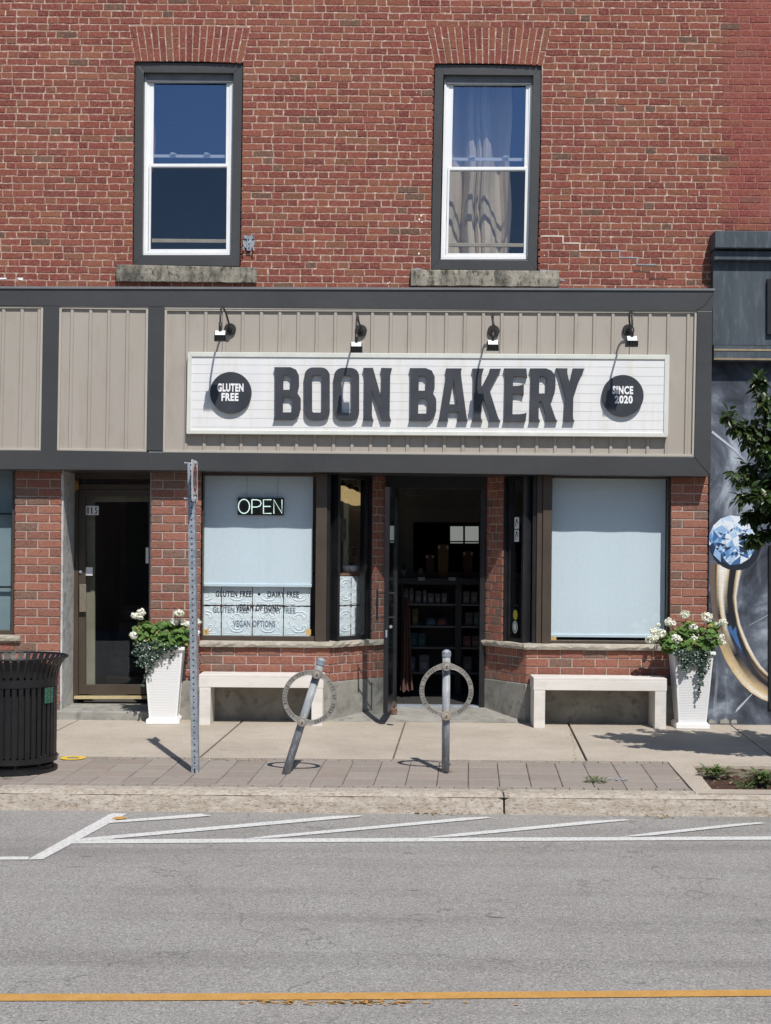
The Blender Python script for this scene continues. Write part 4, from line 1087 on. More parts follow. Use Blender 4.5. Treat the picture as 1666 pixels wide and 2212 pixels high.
acard('white square sticker, upper of two on the angled window right of the door', .60, zq(1142), zq(1117), .035, M_WTXT)
acard('white square no entry sticker, lower of two on the angled window right of the door', .60, zq(1170), zq(1144), .035, M_WTXT)
acard('yellow round sticker low on the angled window right of the door', .585, zq(1339), zq(1317), .034, M('yellow_sticker', (.55,.50,.06), None), 2)
acard('white and green oval sticker lowest on the angled window right of the door', .58, zq(1368), zq(1341), .040, M_WTXT, 1)
# ---- OPEN sign
YO = YG+.035; c = U(563.5,1094,YO)
op = thing('open_sign', 'black panel with lit white letters OPEN hanging behind the left shop window', 'sign', (c[0], YO, c[1]))
def LO(x, y): a = U(x,y,YO); return (a[0]-c[0], -.008, a[1]-c[1])
m = MB(); a, b = LO(513.5,1112.5), LO(613.5,1075.5); m.box(a[0],b[0],0,.02,a[2],b[2]); m.build('panel', M_BLACK, op, bevel=.004)
M_NEON = emit('lit_letters', (.80,1.0,.88), 1.0)
oo = [(527.5+12*math.cos(2*math.pi*k/24), 1093.8+15.2*math.sin(2*math.pi*k/24)) for k in range(25)]
LT = {'O': [oo], 'P': [[(544.5,1109.5),(544.5,1079.5)],[(544.5,1079.5),(555,1079.5),(562,1081.5),(564.5,1087),(562,1093),(555,1095.3),(544.5,1095.3)]],
      'E': [[(586.5,1079.5),(569.5,1079.5),(569.5,1109),(586.5,1109)],[(569.5,1094),(585,1094)]], 'N': [[(592,1109.5),(592,1079.5),(609.5,1109),(609.5,1079.5)]]}
for ch in 'OPEN':
    m = MB()
    for p in LT[ch]: m.tube([LO(*q_) for q_ in p], .0047, 8)
    m.build('letter', M_NEON, op)
m = MB()
for x in (533,600): a = LO(x,1075.5); m.tube([(a[0],.01,a[2]),(a[0]+.004,.01,a[2]+.25)], .0012, 4)
m.build('hanging_wire', M_BLACK, op)
# ---------------------------------------------------------------- left door (815)
YDL = 14.25
m = MB()
m.pr(158,1012,340,1034, YDL, YDL+.08); m.pr(158,1034,169,1509, YDL, YDL+.08); m.pr(169,1046,340,1056, YDL, YDL+.08); m.pr(322,1056,340,1509,YDL,YDL+.08)
dr = P(m, 'door', M_BRONZE, bevel=.003)
m = MB()
m.pr(170,1057,335,1073, YDL+.01, YDL+.055); m.pr(170,1073,185,1479, YDL+.01, YDL+.055); m.pr(321,1073,335,1479,YDL+.01,YDL+.055); m.pr(170,1479,335,1500, YDL+.01, YDL+.055)
P(m, 'door_leaf', M_BRONZE, dr, bevel=.003)
m = MB(); m.pr(185,1073,321,1479, YDL+.03, YDL+.036); m.pr(169,1034,340,1046,YDL+.03,YDL+.036); P(m, 'pane', M_GLASS, dr)
m = MB(); m.pr(160,1504,340,1510, YDL-.04, YDL+.05); P(m, 'threshold', M('brass_threshold', (.45,.36,.18), (.55,.46,.28), 20, .5), dr)
m = MB(); m.pr(171.5,1262,186,1322, YDL-.030, YDL-.012); m.pr(174,1266,178,1320,YDL-.012,YDL+.01); P(m, 'handle', M('brushed_bronze', (.16,.14,.11), (.22,.19,.15), 30, .4), dr, bevel=.004)
m = MB(); a = U(174,1235,YDL); m.lathe([(.016,0),(.016,.02)], (a[0],YDL-.004,a[1]), 16, 'y'); P(m, 'lock', M_GALV, dr)
m = MB(); m.pr(160.5,1038,165,1060,YDL-.012,YDL); m.pr(160.5,1047,170,1050,YDL-.013,YDL-.001); m.pr(166.5,1040,169.5,1058,YDL-.012,YDL); P(m, 'hinge', M('brass_hinge', (.42,.25,.06), None, rough=.5), dr)
nb = card('house_number', 'white plate with the black number 815 on the left door glass', 'number plate', 184.5,1093,213.5,1112.5, YDL+.028, M_WTXT)
for s, x0 in (('8',187),('1',197),('5',205)):
    a, b = U(x0,1110,YDL+.024), U(x0+(5.8 if s != '1' else 2.8),1095.5,YDL+.024); m = MB(); m.add(text_vf(s, a[0]-nb.location.x, a[1]-nb.location.z, b[0]-nb.location.x, b[1]-nb.location.z, .001, .012), Matrix.Translation((0,-.0032,0))); m.build('digit', M_BTXT, nb, fix=False)
card('paper_note', 'small white paper note taped beside the left door handle', 'note', 184.5,1225.5,200.5,1243, YDL+.028, M_WTXT)
card('paper_note', 'tall white paper note at the right side of the left door glass', 'note', 315,1183,328,1217, YDL+.02, M_WTXT)
# hallway behind the left door
def room(name, X0, X1, Y0, Y1, Z0, Z1, mat):
    r_ = MB()
    for f in ([(X0,Y1,Z0),(X1,Y1,Z0),(X1,Y1,Z1),(X0,Y1,Z1)],[(X0,Y0,Z0),(X0,Y1,Z0),(X0,Y1,Z1),(X0,Y0,Z1)],[(X1,Y0,Z0),(X1,Y1,Z0),(X1,Y1,Z1),(X1,Y0,Z1)],
              [(X0,Y0,Z0),(X1,Y0,Z0),(X1,Y1,Z0),(X0,Y1,Z0)],[(X0,Y0,Z1),(X1,Y0,Z1),(X1,Y1,Z1),(X0,Y1,Z1)]): r_.face(f)
    return P(r_, name, mat)
room('hallway', -3.12, -2.29, 14.34, 16.6, .28, 2.62, M('hallway_wall', (.07,.065,.055), (.10,.09,.08), 3, .9))
m = MB()
for k in range(5): m.box(-3.0,-2.3,15.2+k*.25,16.5,.29+k*.18,.29+(k+1)*.18-.004)
P(m, 'stairs', M('stair_wood', (.05,.04,.03), (.09,.07,.05), 8, .6))
m = MB(); m.pr(183,1068,205,1482,14.40,14.44); m.pr(205,1060,345,1084,14.40,14.44); P(m, 'inner_frame', M_CREAM)
# dark wall behind the shopfront on both sides
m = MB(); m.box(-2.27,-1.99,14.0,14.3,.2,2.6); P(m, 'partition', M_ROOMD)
# ---------------------------------------------------------------- bakery doorway
m = MB()
hx0, hx1 = .0, 1.013
m.box(hx0+.0, hx1-.0, YD_-.03, YD_+.10, 2.478, ztop_-.003)
m.box(.0,.125,YD_-.03,YD_+.10,.26,2.478); m.box(.958,1.012,YD_-.03,YD_+.10,.26,2.478)
dd = P(m, 'doorway', M_DARK, bevel=.003)
m = MB(); m.box(.125,.958,YD_-.05,YD_+.12,.262,.288); P(m, 'threshold', M_GALV, dd, bevel=.003)
# open leaf, hinged at the left jamb and standing out towards the street
A_ = (.128, YD_-.02); B_ = (.035, YD_-.85); Ld, ud, nd = seg(A_, B_)   # ud points to the street
def dl(m, s0, s1, d0, d1, z0, z1):
    f = lambda s, d: (A_[0]+ud[0]*s+nd[0]*d, A_[1]+ud[1]*s+nd[1]*d)
    m.flatz([f(s0,d0),f(s1,d0),f(s1,d1),f(s0,d1)], z0, z1)
m = MB(); dl(m,0,.06,0,.045,.31,2.46); dl(m,Ld-.06,Ld,0,.045,.31,2.46); dl(m,.06,Ld-.06,0,.045,2.38,2.46); dl(m,.06,Ld-.06,0,.045,.31,.42)
dl_o = P(m, 'door_leaf', M_DARK, dd, bevel=.003)
m = MB(); dl(m,.06,Ld-.06,.018,.026,.42,2.38); P(m, 'pane', M_GLASS, dd)
f3 = lambda s, d, z: (A_[0]+ud[0]*s+nd[0]*d, A_[1]+ud[1]*s+nd[1]*d, z)
m = MB()
for sd in (1,-1):
    d0 = .045 if sd > 0 else 0
    for zz in (1.22,1.45): m.tube([f3(Ld-.03,d0,zz), f3(Ld-.03,d0+sd*.07,zz)], .007, 8)
    m.tube([f3(Ld-.03,d0+sd*.07,1.19), f3(Ld-.03,d0+sd*.07,1.48)], .010, 8)
P(m, 'handle', M_DARK, dd)
m = MB(); m.tube([f3(Ld+.001,.02,1.10), f3(Ld+.002,.02,1.03)], .009, 6); m.lathe([(.015,0),(.015,.02)], f3(Ld-.03,-.02,1.13), 12, 'y'); P(m, 'lock', M_GALV, dd)
m = MB(); m.box(.20,.26,YD_-.05,YD_-.03,2.40,2.45); m.tube([(.23,YD_-.04,2.425),(.40,YD_-.05,2.405)], .004, 6); P(m, 'door_closer', M_DARK, dd)
ds = thing('door_stop', 'rusty dark iron weight with a loop handle propping the open black door', 'door stop', (U(851,1545,13.40)[0], 13.42, gz(13.4)+.03))
ds.location.z = U(851,1545.5,13.36)[1]
m = MB(); m.lathe([(.022,0),(.030,.004),(.032,.05),(.026,.062)], (0,0,0), 14); m.build('weight', M_RUST, ds, bevel=.003)
m = MB(); m.tube([(-.010,0,.06),(-.012,0,.11),(0,0,.125),(.012,0,.11),(.010,0,.06)], .005, 8); m.build('loop_handle', M_RUST, ds)
# ---------------------------------------------------------------- interior
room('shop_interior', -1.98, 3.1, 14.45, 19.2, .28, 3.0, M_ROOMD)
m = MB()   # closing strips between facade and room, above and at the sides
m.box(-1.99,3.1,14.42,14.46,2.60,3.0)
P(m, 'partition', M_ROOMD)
YPW = 16.3
m = MB()
a, b = U(870,1112,YPW), U(1075,1238,YPW)
wx0, wz1 = U(893,1128,YPW); _x, wz0 = U(893,1236,YPW)
m.box(-1.97,wx0,YPW,YPW+.1,.28,2.99); m.box(wx0,2.0,YPW,YPW+.1,wz1,2.99); m.box(wx0,2.0,YPW,YPW+.1,.28,wz0); m.box(1.9,3.09,YPW,YPW+.1,.28,2.99)
pw = P(m, 'serving_wall', M_ROOM)
m = MB()
m.pr(873,1112,893,1236,YPW-.02,YPW+.0); m.pr(873,1099,1080,1111.5,YPW-.02,YPW+.0); m.pr(893,1112,1080,1127.5,YPW-.018,YPW)
P(m, 'opening_frame', M('frame_paint', (.22,.21,.19), None), pw)
m = MB(); Yw_ = 19.0
m.pr(965,1122,1046,1182,Yw_,Yw_+.1)
kw = P(m, 'kitchen_window', M_DARK)
M_PALEL = emit('bright_window_pane', (.50,.53,.50), .42)
for x0,x1 in ((973,1000.5),(1005,1034)):
    m = MB(); m.pr(x0,1137,x1,1168.5,Yw_-.01,Yw_-.001); m.pr(x0,1171.5,x1,1173.5,Yw_-.01,Yw_-.001); P(m, 'pane', M_PALEL, kw)
# shelf unit
YSH = 15.45
sh = thing('shelf_unit', 'dark shelving unit stocked with packages seen through the open doorway', 'shelf', (U(960,1500,YSH)[0], YSH, .28))
def LS(x, y): a = U(x,y,YSH); return a[0]-sh.location.x, a[1]-.28
m = MB()
xs = [LS(868,1400)[0], LS(985,1400)[0], LS(1120,1400)[0]]
m.box(xs[0],xs[0]+.018,0,.35,0,LS(900,1262)[1]); m.box(xs[1]-.01,xs[1]+.06,0,.35,0,LS(900,1262)[1]); m.box(xs[2],xs[2]+.018,0,.35,0,LS(900,1262)[1])
m.box(xs[0],xs[2],.35,.36,0,LS(900,1262)[1])
m.build('frame', M('shelf_dark', (.035,.035,.038), None), sh)
zsh = [LS(900,y)[1] for y in (1304,1351.5,1397.5,1452)]
for z in zsh:
    m = MB(); m.box(xs[0]+.018,xs[1]-.01,0,.35,z-.02,z); m.box(xs[1]+.06,xs[2],0,.35,z-.02,z); m.build('shelf_board', M('shelf_grey', (.12,.12,.125), None), sh)
m = MB(); m.box(xs[0]-.12,xs[2]+.1,-.12,.40,LS(900,1262)[1],LS(900,1248)[1]); m.build('counter_top', M_BLACK, sh, bevel=.003)
rnd = random.Random(77)
NM = ['top shelf', 'second shelf', 'third shelf', 'bottom shelf']; ORD = ['first','second','third','fourth','fifth','sixth','seventh','eighth']
spec = [[(873,883,34,'b',(.45,.44,.46)),(884,894,34,'b',(.42,.42,.45)),(897,911,27,'x',(.38,.38,.42)),(914,922,28,'x',(.55,.54,.55)),(924,938,22,'x',(.45,.42,.42)),(940,952,21,'x',(.42,.38,.40)),(954,966,22,'x',(.48,.45,.45)),(1000,1015,26,'x',(.48,.40,.38)),(1017,1032,25,'x',(.42,.40,.40))],
        [(875,888,36,'x',(.35,.22,.10)),(890,904,36,'x',(.38,.26,.12)),(920,943,15,'p',(.16,.30,.45)),(944,966,15,'p',(.50,.14,.12)),(1004,1022,28,'x',(.30,.26,.24)),(1023,1036,28,'x',(.25,.32,.28))],
        [(884,902,30,'x',(.08,.22,.24)),(903,920,29,'x',(.09,.25,.26)),(1000,1018,22,'x',(.50,.22,.18)),(1019,1036,22,'x',(.45,.30,.25))],
        [(880,898,32,'x',(.40,.40,.42)),(905,928,36,'x',(.55,.54,.55)),(1000,1020,32,'x',(.35,.33,.32))]]
for r_, items in enumerate(spec):
    ymap = (1304,1351.5,1397.5,1452)[r_]
    for k, (x0,x1,h,kind,colr) in enumerate(items):
        a = U(x0,ymap,YSH+.03); b = U(x1,ymap-h,YSH+.03); zz = U((x0+x1)/2,ymap,YSH)[1]
        side = 'left' if x0 < 985 else 'right'
        idx = k if side == 'left' else k-sum(1 for i_ in items if i_[0] < 985)
        word = {'b':'bottle shaped carton','x':'package','p':'flat packet'}[kind]
        o = thing('food_package', '%s %s on the %s of the %s shelf bay through the doorway' % (ORD[idx], word, NM[r_], side), 'package', ((a[0]+b[0])/2, YSH+.03, zz+.001), 'packages on the bakery shelves')
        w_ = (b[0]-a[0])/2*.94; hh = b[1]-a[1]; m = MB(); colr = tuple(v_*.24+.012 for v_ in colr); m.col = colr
        if kind == 'b': m.prism([(-w_,0),(w_,0),(w_,hh*.8),(w_*.5,hh*.95),(w_*.35,hh),(-w_*.35,hh),(-w_*.5,hh*.95),(-w_,hh*.8)], 0, .08)
        elif kind == 'p': m.prism([(-w_,0),(w_,0),(w_*1.0,hh*.4),(w_*.7,hh*.9),(0,hh),(-w_*.7,hh*.9),(-w_,hh*.4)], 0, .16)
        else: m.prism([(-w_,0),(w_,0),(w_*.96,hh*.9),(w_*.8,hh),(-w_*.8,hh),(-w_*.96,hh*.9)], 0, .09)
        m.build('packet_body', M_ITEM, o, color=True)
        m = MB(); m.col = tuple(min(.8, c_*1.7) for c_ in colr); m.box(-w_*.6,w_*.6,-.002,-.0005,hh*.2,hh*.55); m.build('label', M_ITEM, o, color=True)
ZCT = U(900,1248,YSH)[1]
for (nm, lab, cat, x0, x1, h, colr) in (('paper_bag','tall brown paper bag standing on the dark counter through the doorway','bag',945,970,72,(.09,.05,.02)),
        ('paper_bag','squat dark red brown bag left of the tall bag on the counter','bag',920,938,50,(.04,.02,.014)),
        ('paper_bag','reddish bag right of the tall bag on the counter','bag',1000,1022,58,(.05,.024,.016)),
        ('plant_pot','small grey white pot on the counter end beside the open door','pot',866,879,16,(.20,.195,.18)),
        ('ceramic_jar','small pale jar on the counter left of the price card','jar',903,915,20,(.16,.13,.11))):
    a = U(x0,1248,YSH); b = U(x1,1248-h,YSH); o = thing(nm, lab, cat, ((a[0]+b[0])/2, YSH, ZCT+.001)); w_ = (b[0]-a[0])/2; hh = b[1]-a[1]
    m = MB(); m.col = colr
    if cat == 'bag': m.prism([(-w_*.8,0),(w_*.8,0),(w_,hh*.92),(w_*.9,hh),(-w_*.9,hh),(-w_,hh*.92)], 0, .12); m.build('bag_body', M_ITEM, o, color=True)
    else: m.lathe([(w_*.75,0),(w_,hh*.5),(w_*.9,hh),(w_*.8,hh),(w_*.7,hh*.6)], (0,.06,0), 18); m.build('body', M_ITEM, o, color=True, smooth=True)
    if cat == 'bag':
        m = MB(); m.col = (.3,.25,.2)
        for s_ in (-.75,.75): m.box(w_*s_-.012,w_*s_+.012,-.003,-.0005,hh*.86,hh*.96)
        m.build('tag', M_ITEM, o, color=True)
    elif cat == 'pot':
        m = MB(); m.col = (.03,.05,.02)
        for k in range(14): aa = k*.9; m.tube([(0,.06,hh),(w_*math.cos(aa)*.9,.06+w_*math.sin(aa)*.9,hh+.04+.02*(k%3))], [.006,.001], 5)
        m.build('foliage', M_ITEM, o, color=True)
for (x0,x1,lab) in ((903,918,'small white price card on the counter edge, left of the two'),(969,985,'small white price card on the counter edge, right of the two')):
    card('price_card', lab, 'card', x0,1247,x1,1254, YSH-.125, M('price_card_paper', (.22,.22,.22), None))
# pendant lamps
for k, (x, y, Y, rr, lab) in enumerate(((738,1074,14.9,.098,'cream dome pendant lamp nearest the glass of the angled window'),(756,1080,15.6,.098,'cream dome pendant lamp, middle of the three in the angled window'),(768.5,1085,16.2,.098,'cream dome pendant lamp farthest inside the angled window'))):
    c = U(x,y,Y); o = thing('pendant_lamp', lab, 'lamp', (c[0],Y,c[1]), 'pendant lamps inside the bakery')
    m = MB(); m.lathe([(.02,.125),(rr*.7,.10),(rr*.95,.06),(rr,.03),(rr*.9,-.01),(rr*.5,-.035),(.001,-.04)], (0,0,0), 28); m.build('lamp_shade', emit('opal_amber', (.62,.44,.20), .62), o, smooth=True)
    m = MB(); m.lathe([(.035,.12),(.035,.16),(.012,.18)], (0,0,0), 14); m.tube([(0,0,.2),(0,0,.75)], .006, 6); m.build('stem', M_BLACK, o)
# apron cloth hanging at the left of the door
m = MB(); cl = []
for i in range(15):
    t = i/14; x = .20+.05*t; cl.append([m.av((x+(.09*t-.03)*(k/8)*1.0, 15.1+.03*math.sin(i*1.4)+.02*math.sin(i*.6+k*.3), 1.35-1.0*k/8+.015*math.sin(i*1.1)*(k==8))) for k in range(9)])
for i in range(14):
    for k in range(8): m.f.append([cl[i][k],cl[i+1][k],cl[i+1][k+1],cl[i][k+1]])
tag(m.build('hanging_cloth', M('dusty_pink_cloth', (.10,.05,.045), (.14,.075,.06), 14, .95), smooth=True), 'dusty pink ruffled cloth hanging just inside the open doorway', 'cloth')

# ---------------------------------------------------------------- neighbouring dark shopfront
nb_ = thing('neighbour_building', 'dark blue grey painted shopfront with stepped cornice at the right edge', 'building', (4.2, YW, 0))
def N(mbo, name, mat, parent=nb_, **k):
    o = mbo.build(name, mat, parent, **k); o.data.transform(Matrix.Translation(-nb_.location)); return o
M_SLATE = M('slate_paint', (.040,.055,.072), (.062,.080,.100), 2.2, .7, .4, 30, dist=.004, stretch=(2.5,1,.5), c3=(.085,.105,.128), sc3=9)
M_OCH = M('ochre_line_paint', (.24,.19,.12), (.32,.26,.17), 14, .8)
XE = 9.0; xe_px = 833+XE*3050/13.6
def npx(x0,y0,y1,Y,Yb): m = MB(); a = U(x0,y0,Y); b = U(x0,y1,Y); m.box(a[0],XE,Y,Yb,b[1],a[1]); return m
N(npx(1545,498,535,13.53,YW+.2), 'cornice_cap', M_SLATE, bevel=.006)
N(npx(1543,541,561,13.585,YW+.2), 'cornice_band', M_SLATE, bevel=.006)
N(npx(1541.5,535.2,541,13.64,YW+.2), 'cornice_groove', M_SLATE)
N(npx(1541,561.2,745,13.655,YW+.2), 'upper_panel', M_SLATE)
N(npx(1542,746,778,13.595,YW+.2), 'ledge', M_SLATE, bevel=.004)
m = MB(); a = U(1542,753,13.592); b = U(1542,757.5,13.592); m.box(a[0]+.003,XE,13.590,13.594,b[1],a[1]); a = U(1542,773,13.592); b = U(1542,777,13.592); m.box(a[0]+.003,XE,13.590,13.594,b[1],a[1]); N(m, 'painted_line', M_OCH)
YM = 13.725
# mural wall
mm, n, b = newmat('mural_smoke'); b.inputs['Roughness'].default_value = .75
v = mapping(n, (1,1,.8)); f1 = noise(n, v, 1.9, 7, .6, .8)
col = ramp(n, f1, [(.38,(.014,.017,.026)),(.47,(.045,.056,.080)),(.56,(.10,.12,.155)),(.68,(.36,.41,.48))])
col = mixc(n, ramp(n, noise(n, mapping(n, (3.2,1,.55), rot=(0,.6,0)), 1.6, 5, .55, .5), [(.60,(0,0,0)),(.74,(.55,.55,.55))]), col, (.42,.47,.54))
n.links.new(col, b.inputs['Base Color']); bump(n, b, noise(n, v, 60, 5), .4, .006)
m = MB(); a = U(1532,1195,YM); m.box(a[0],XE,YM,YM+.3,gz(YM)-.03,U(1532,778.5,YM)[1]); mw = N(m, 'mural_wall', mm)
def art(polys, name, y=.002):
    m = MB()
    for c_, pts in polys:
        m.col = c_; m.f.append([m.av((U(x,yy,YM)[0], YM-y, U(x,yy,YM)[1])) for x, yy in pts])
    me = m
    o = m.build(name, M_MUR, mw, color=True, fix=False); o.data.transform(Matrix.Translation(-nb_.location))
    for p in o.data.polygons:
        if p.normal.y > 0: p.flip()
    return o
M_MUR = attr_mat('mural_paint', rough=.7, b1=.2, bs=60)
LE = [(1534,1215),(1534,1250),(1535,1290),(1539,1330),(1545,1365),(1553,1392),(1567,1425),(1583,1452),(1602,1477),(1622,1496),(1645,1510),(1668,1519),(1720,1530)]
RE = [(1603,1232),(1597,1260),(1592,1290),(1594,1320),(1600,1348),(1609,1372),(1619,1395),(1631,1418),(1644,1438),(1656,1451),(1668,1462),(1690,1474),(1740,1485)]
def L2(i, t):
    i = min(i, len(LE)-1); return (LE[i][0]+(RE[i][0]-LE[i][0])*t, LE[i][1]+(RE[i][1]-LE[i][1])*t)
K_, CR, GO, TA, DB = (.012,.014,.02), (.80,.78,.72), (.62,.46,.24), (.15,.11,.09), (.035,.032,.038)
polys = []
def lerp(a, b, t): return tuple(x+(y-x)*t for x, y in zip(a, b))
stops_top = [(0,TA),(.15,TA),(.20,K_),(.24,GO),(.32,CR),(.52,CR),(.60,GO),(.64,K_),(.82,K_),(.85,GO),(.93,CR),(1,TA)]
stops_mid = [(0,TA),(.18,TA),(.24,DB),(.3,K_),(.34,GO),(.44,CR),(.52,K_),(.62,K_),(.88,K_),(.90,GO),(.95,CR),(1,TA)]
stops_low = [(0,GO),(.10,GO),(.30,(.45,.36,.24)),(.36,K_),(.48,K_),(.60,(.05,.06,.09)),(.75,K_),(.84,DB),(.88,GO),(.93,CR),(.97,CR),(1,TA)]
stops_end = [(0,GO),(.12,CR),(.26,GO),(.40,(.42,.33,.22)),(.50,(.30,.22,.15)),(.58,K_),(.70,DB),(.78,TA),(.86,K_),(.93,GO),(.97,CR),(1,TA)]
def cs(st, t):
    for (a, ca), (b_, cb) in zip(st, st[1:]):
        if a <= t <= b_: return lerp(ca, cb, (t-a)/(b_-a+1e-9))
    return st[-1][1]
NI = len(LE)-1; SUB = 5; NT = 40
for i in range(NI*SUB):
    s0, s1 = i/SUB, (i+1)/SUB
    def PP(s, t):
        i0 = min(int(s), NI-1); f = s-i0; p = L2(i0,t); q_ = L2(i0+1,t); return (p[0]+(q_[0]-p[0])*f, p[1]+(q_[1]-p[1])*f)
    for k in range(NT):
        t0, t1 = k/NT, (k+1)/NT; tm = (t0+t1)/2; s = s0
        if s < 3: c_ = lerp(cs(stops_top,tm), cs(stops_mid,tm), s/3)
        elif s < 6: c_ = lerp(cs(stops_mid,tm), cs(stops_low,tm), (s-3)/3)
        else: c_ = lerp(cs(stops_low,tm), cs(stops_end,tm), min(1,(s-6)/3))
        polys.append((c_, [PP(s0,t0),PP(s0,t1),PP(s1,t1),PP(s1,t0)]))
art(polys, 'ring_band_painting', .002)
polys = [((.05,.14,.34), [(1571,1356),(1578,1350),(1583,1362),(1590,1352),(1592,1372),(1600,1396),(1604,1410),(1592,1392),(1582,1374)])]
art(polys, 'blue_glint_painting', .004)
rs = random.Random(31); pts = []
cxd, cyd, rx_, ry_ = 1583, 1167, 52, 54
n_ = 15
ringpts = [[(cxd+rx_*r_*math.cos(2*math.pi*(k+off)/n_), cyd+ry_*r_*math.sin(2*math.pi*(k+off)/n_)) for k in range(n_)] for r_, off in ((1,0),(.80,.5),(.55,0),(.30,.5))]
PB = [(.05,.14,.34),(.09,.23,.50),(.20,.38,.64),(.42,.58,.76),(.70,.78,.86),(.02,.035,.09),(.12,.28,.56),(.28,.46,.70),(.02,.04,.10)]
for L_i in range(1,4): ringpts[L_i] = [(x+rs.uniform(-5,5), y+rs.uniform(-5,5)) for x,y in ringpts[L_i]]
polys = [((.015,.02,.035), [(cxd+6+(rx_+4)*math.cos(2*math.pi*k/30), cyd+6+(ry_+5)*math.sin(2*math.pi*k/30)) for k in range(30)])]
art(polys, 'gem_shadow_painting', .003)
polys = []
def pcol(x, y):
    if y < cyd-25 and rs.random() < .75: return (.72,.78,.86)
    if y < cyd-12 and rs.random() < .4: return (.50,.64,.82)
    return rs.choice(PB)
for L_i in range(3):
    A, B = ringpts[L_i], ringpts[L_i+1]; o_ = 0 if L_i % 2 == 0 else 1
    for k in range(n_):
        k2 = (k+1) % n_
        if L_i % 2 == 0: T = [(A[k],A[k2],B[k]), (B[k],A[k2],B[k2])]
        else: T = [(A[k],A[k2],B[k2]), (A[k],B[k2],B[k])]
        for t in T:
            g_ = (sum(p[0] for p in t)/3, sum(p[1] for p in t)/3)
            mids = [((t[j][0]+t[(j+1)%3][0])/2, (t[j][1]+t[(j+1)%3][1])/2) for j in range(3)]
            if rs.random() < .55: polys.append((pcol(*g_), list(t))); continue
            for tt in ((t[0],mids[0],mids[2]),(mids[0],t[1],mids[1]),(mids[2],mids[1],t[2]),(mids[0],mids[1],mids[2])): polys.append((pcol(*g_), list(tt)))
inner = ringpts[3]
for k in range(n_): polys.append((rs.choice(PB[2:5]), [inner[k], inner[(k+1)%n_], (cxd-2,cyd-2)]))
art(polys, 'gem_painting', .0045)
polys = [((.50,.54,.60), [(1537,935),(1539,930),(1590,971),(1612,1000),(1588,975)]), ((.45,.50,.56), [(1591,1112),(1592.5,1111),(1610,1072),(1609,1071)]), ((.42,.46,.52), [(1617,1352),(1619,1350),(1668,1323),(1668,1325)]),
         ((.45,.50,.56), [(1588,1540),(1592,1530),(1624,1498.5),(1625,1500),(1597,1532)])]
art(polys, 'light_streak_painting', .0035)
m = MB(); m.pr(1661,1178,1720,1532,YM-.02,YM-.0); N(m, 'dark_door_frame', M_DARK)
m = MB(); m.pr(1658,602,1760,722,13.62,13.654); N(m, 'dark_transom', M_DARK)
m = MB()
for (x0,x1) in ((1532,1546),(1556,1575),(1580,1592)):
    pp = [(x0+(x1-x0)*k/6, 1557-random.uniform(1,6)*(0<k<6)) for k in range(7)]; m.px(pp+[(x1,1563),(x0,1563)], YM-.004, YM)
N(m, 'chipped_base', M_CONC)
# ---------------------------------------------------------------- street furniture
# benches
def bench(x0, x1, lab):
    Yb = 13.38; a = U(x0,1575,Yb)[0]; b = U(x1,1575,Yb)[0]; g0 = gz(Yb)
    o = thing('bench', lab, 'bench', ((a+b)/2, Yb+.17, g0), 'white painted benches under the shop windows'); w_ = (b-a)/2
    m = MB(); m.box(-w_,w_,-.17,-.075,.455,.478); m.box(-w_,w_,-.067,.03,.455,.477); m.box(-w_,w_,.038,.165,.455,.478); m.build('seat', M_WPAINT, o, bevel=.003)
    m = MB(); m.box(-w_,w_,-.173,-.135,.36,.4545); m.box(-w_,w_,.125,.16,.36,.4545); m.box(-w_+.001,-w_+.035,-.1345,.1245,.361,.4545); m.box(w_-.035,w_-.001,-.1345,.1245,.361,.4545); m.build('apron', M_WPAINT, o, bevel=.003)
    for s in (-1,1):
        m = MB(); c_ = s*(w_-.058); m.box(c_-.053,c_+.053,-.170,-.085,0,.3595); m.box(c_-.053,c_+.053,-.084,.155,.0,.3595); m.build('leg', M_WPAINT, o, bevel=.003)
    return o
bench(429,698,'white wooden bench under the left window behind the leaning post'); bench(1152,1440,'white wooden bench under the right window beside the planter')
# planter
def weave():
    m, n, b = newmat('woven_white_resin'); b.inputs['Base Color'].default_value = (.80,.81,.82,1); b.inputs['Roughness'].default_value = .45
    tc = n.nodes.new('ShaderNodeTexCoord'); sp = n.nodes.new('ShaderNodeSeparateXYZ'); n.links.new(tc.outputs['Object'], sp.inputs[0]); cb = n.nodes.new('ShaderNodeCombineXYZ')
    n.links.new(math_(n,'ADD',sp.outputs[0],sp.outputs[1]), cb.inputs[0]); n.links.new(sp.outputs[2], cb.inputs[1])
    bt = n.nodes.new('ShaderNodeTexBrick'); n.links.new(cb.outputs[0], bt.inputs['Vector']); bt.inputs['Scale'].default_value = 1
    bt.inputs['Brick Width'].default_value = .030; bt.inputs['Row Height'].default_value = .0155; bt.inputs['Mortar Size'].default_value = .0028; bt.inputs['Mortar Smooth'].default_value = 1.0
    inv = math_(n,'SUBTRACT',1.0,bt.outputs['Fac']); bump(n, b, inv, .55, .006)
    return m
M_WEAVE = weave(); M_RESIN = M('white_resin', (.82,.83,.83), (.86,.86,.86), 6, .4)
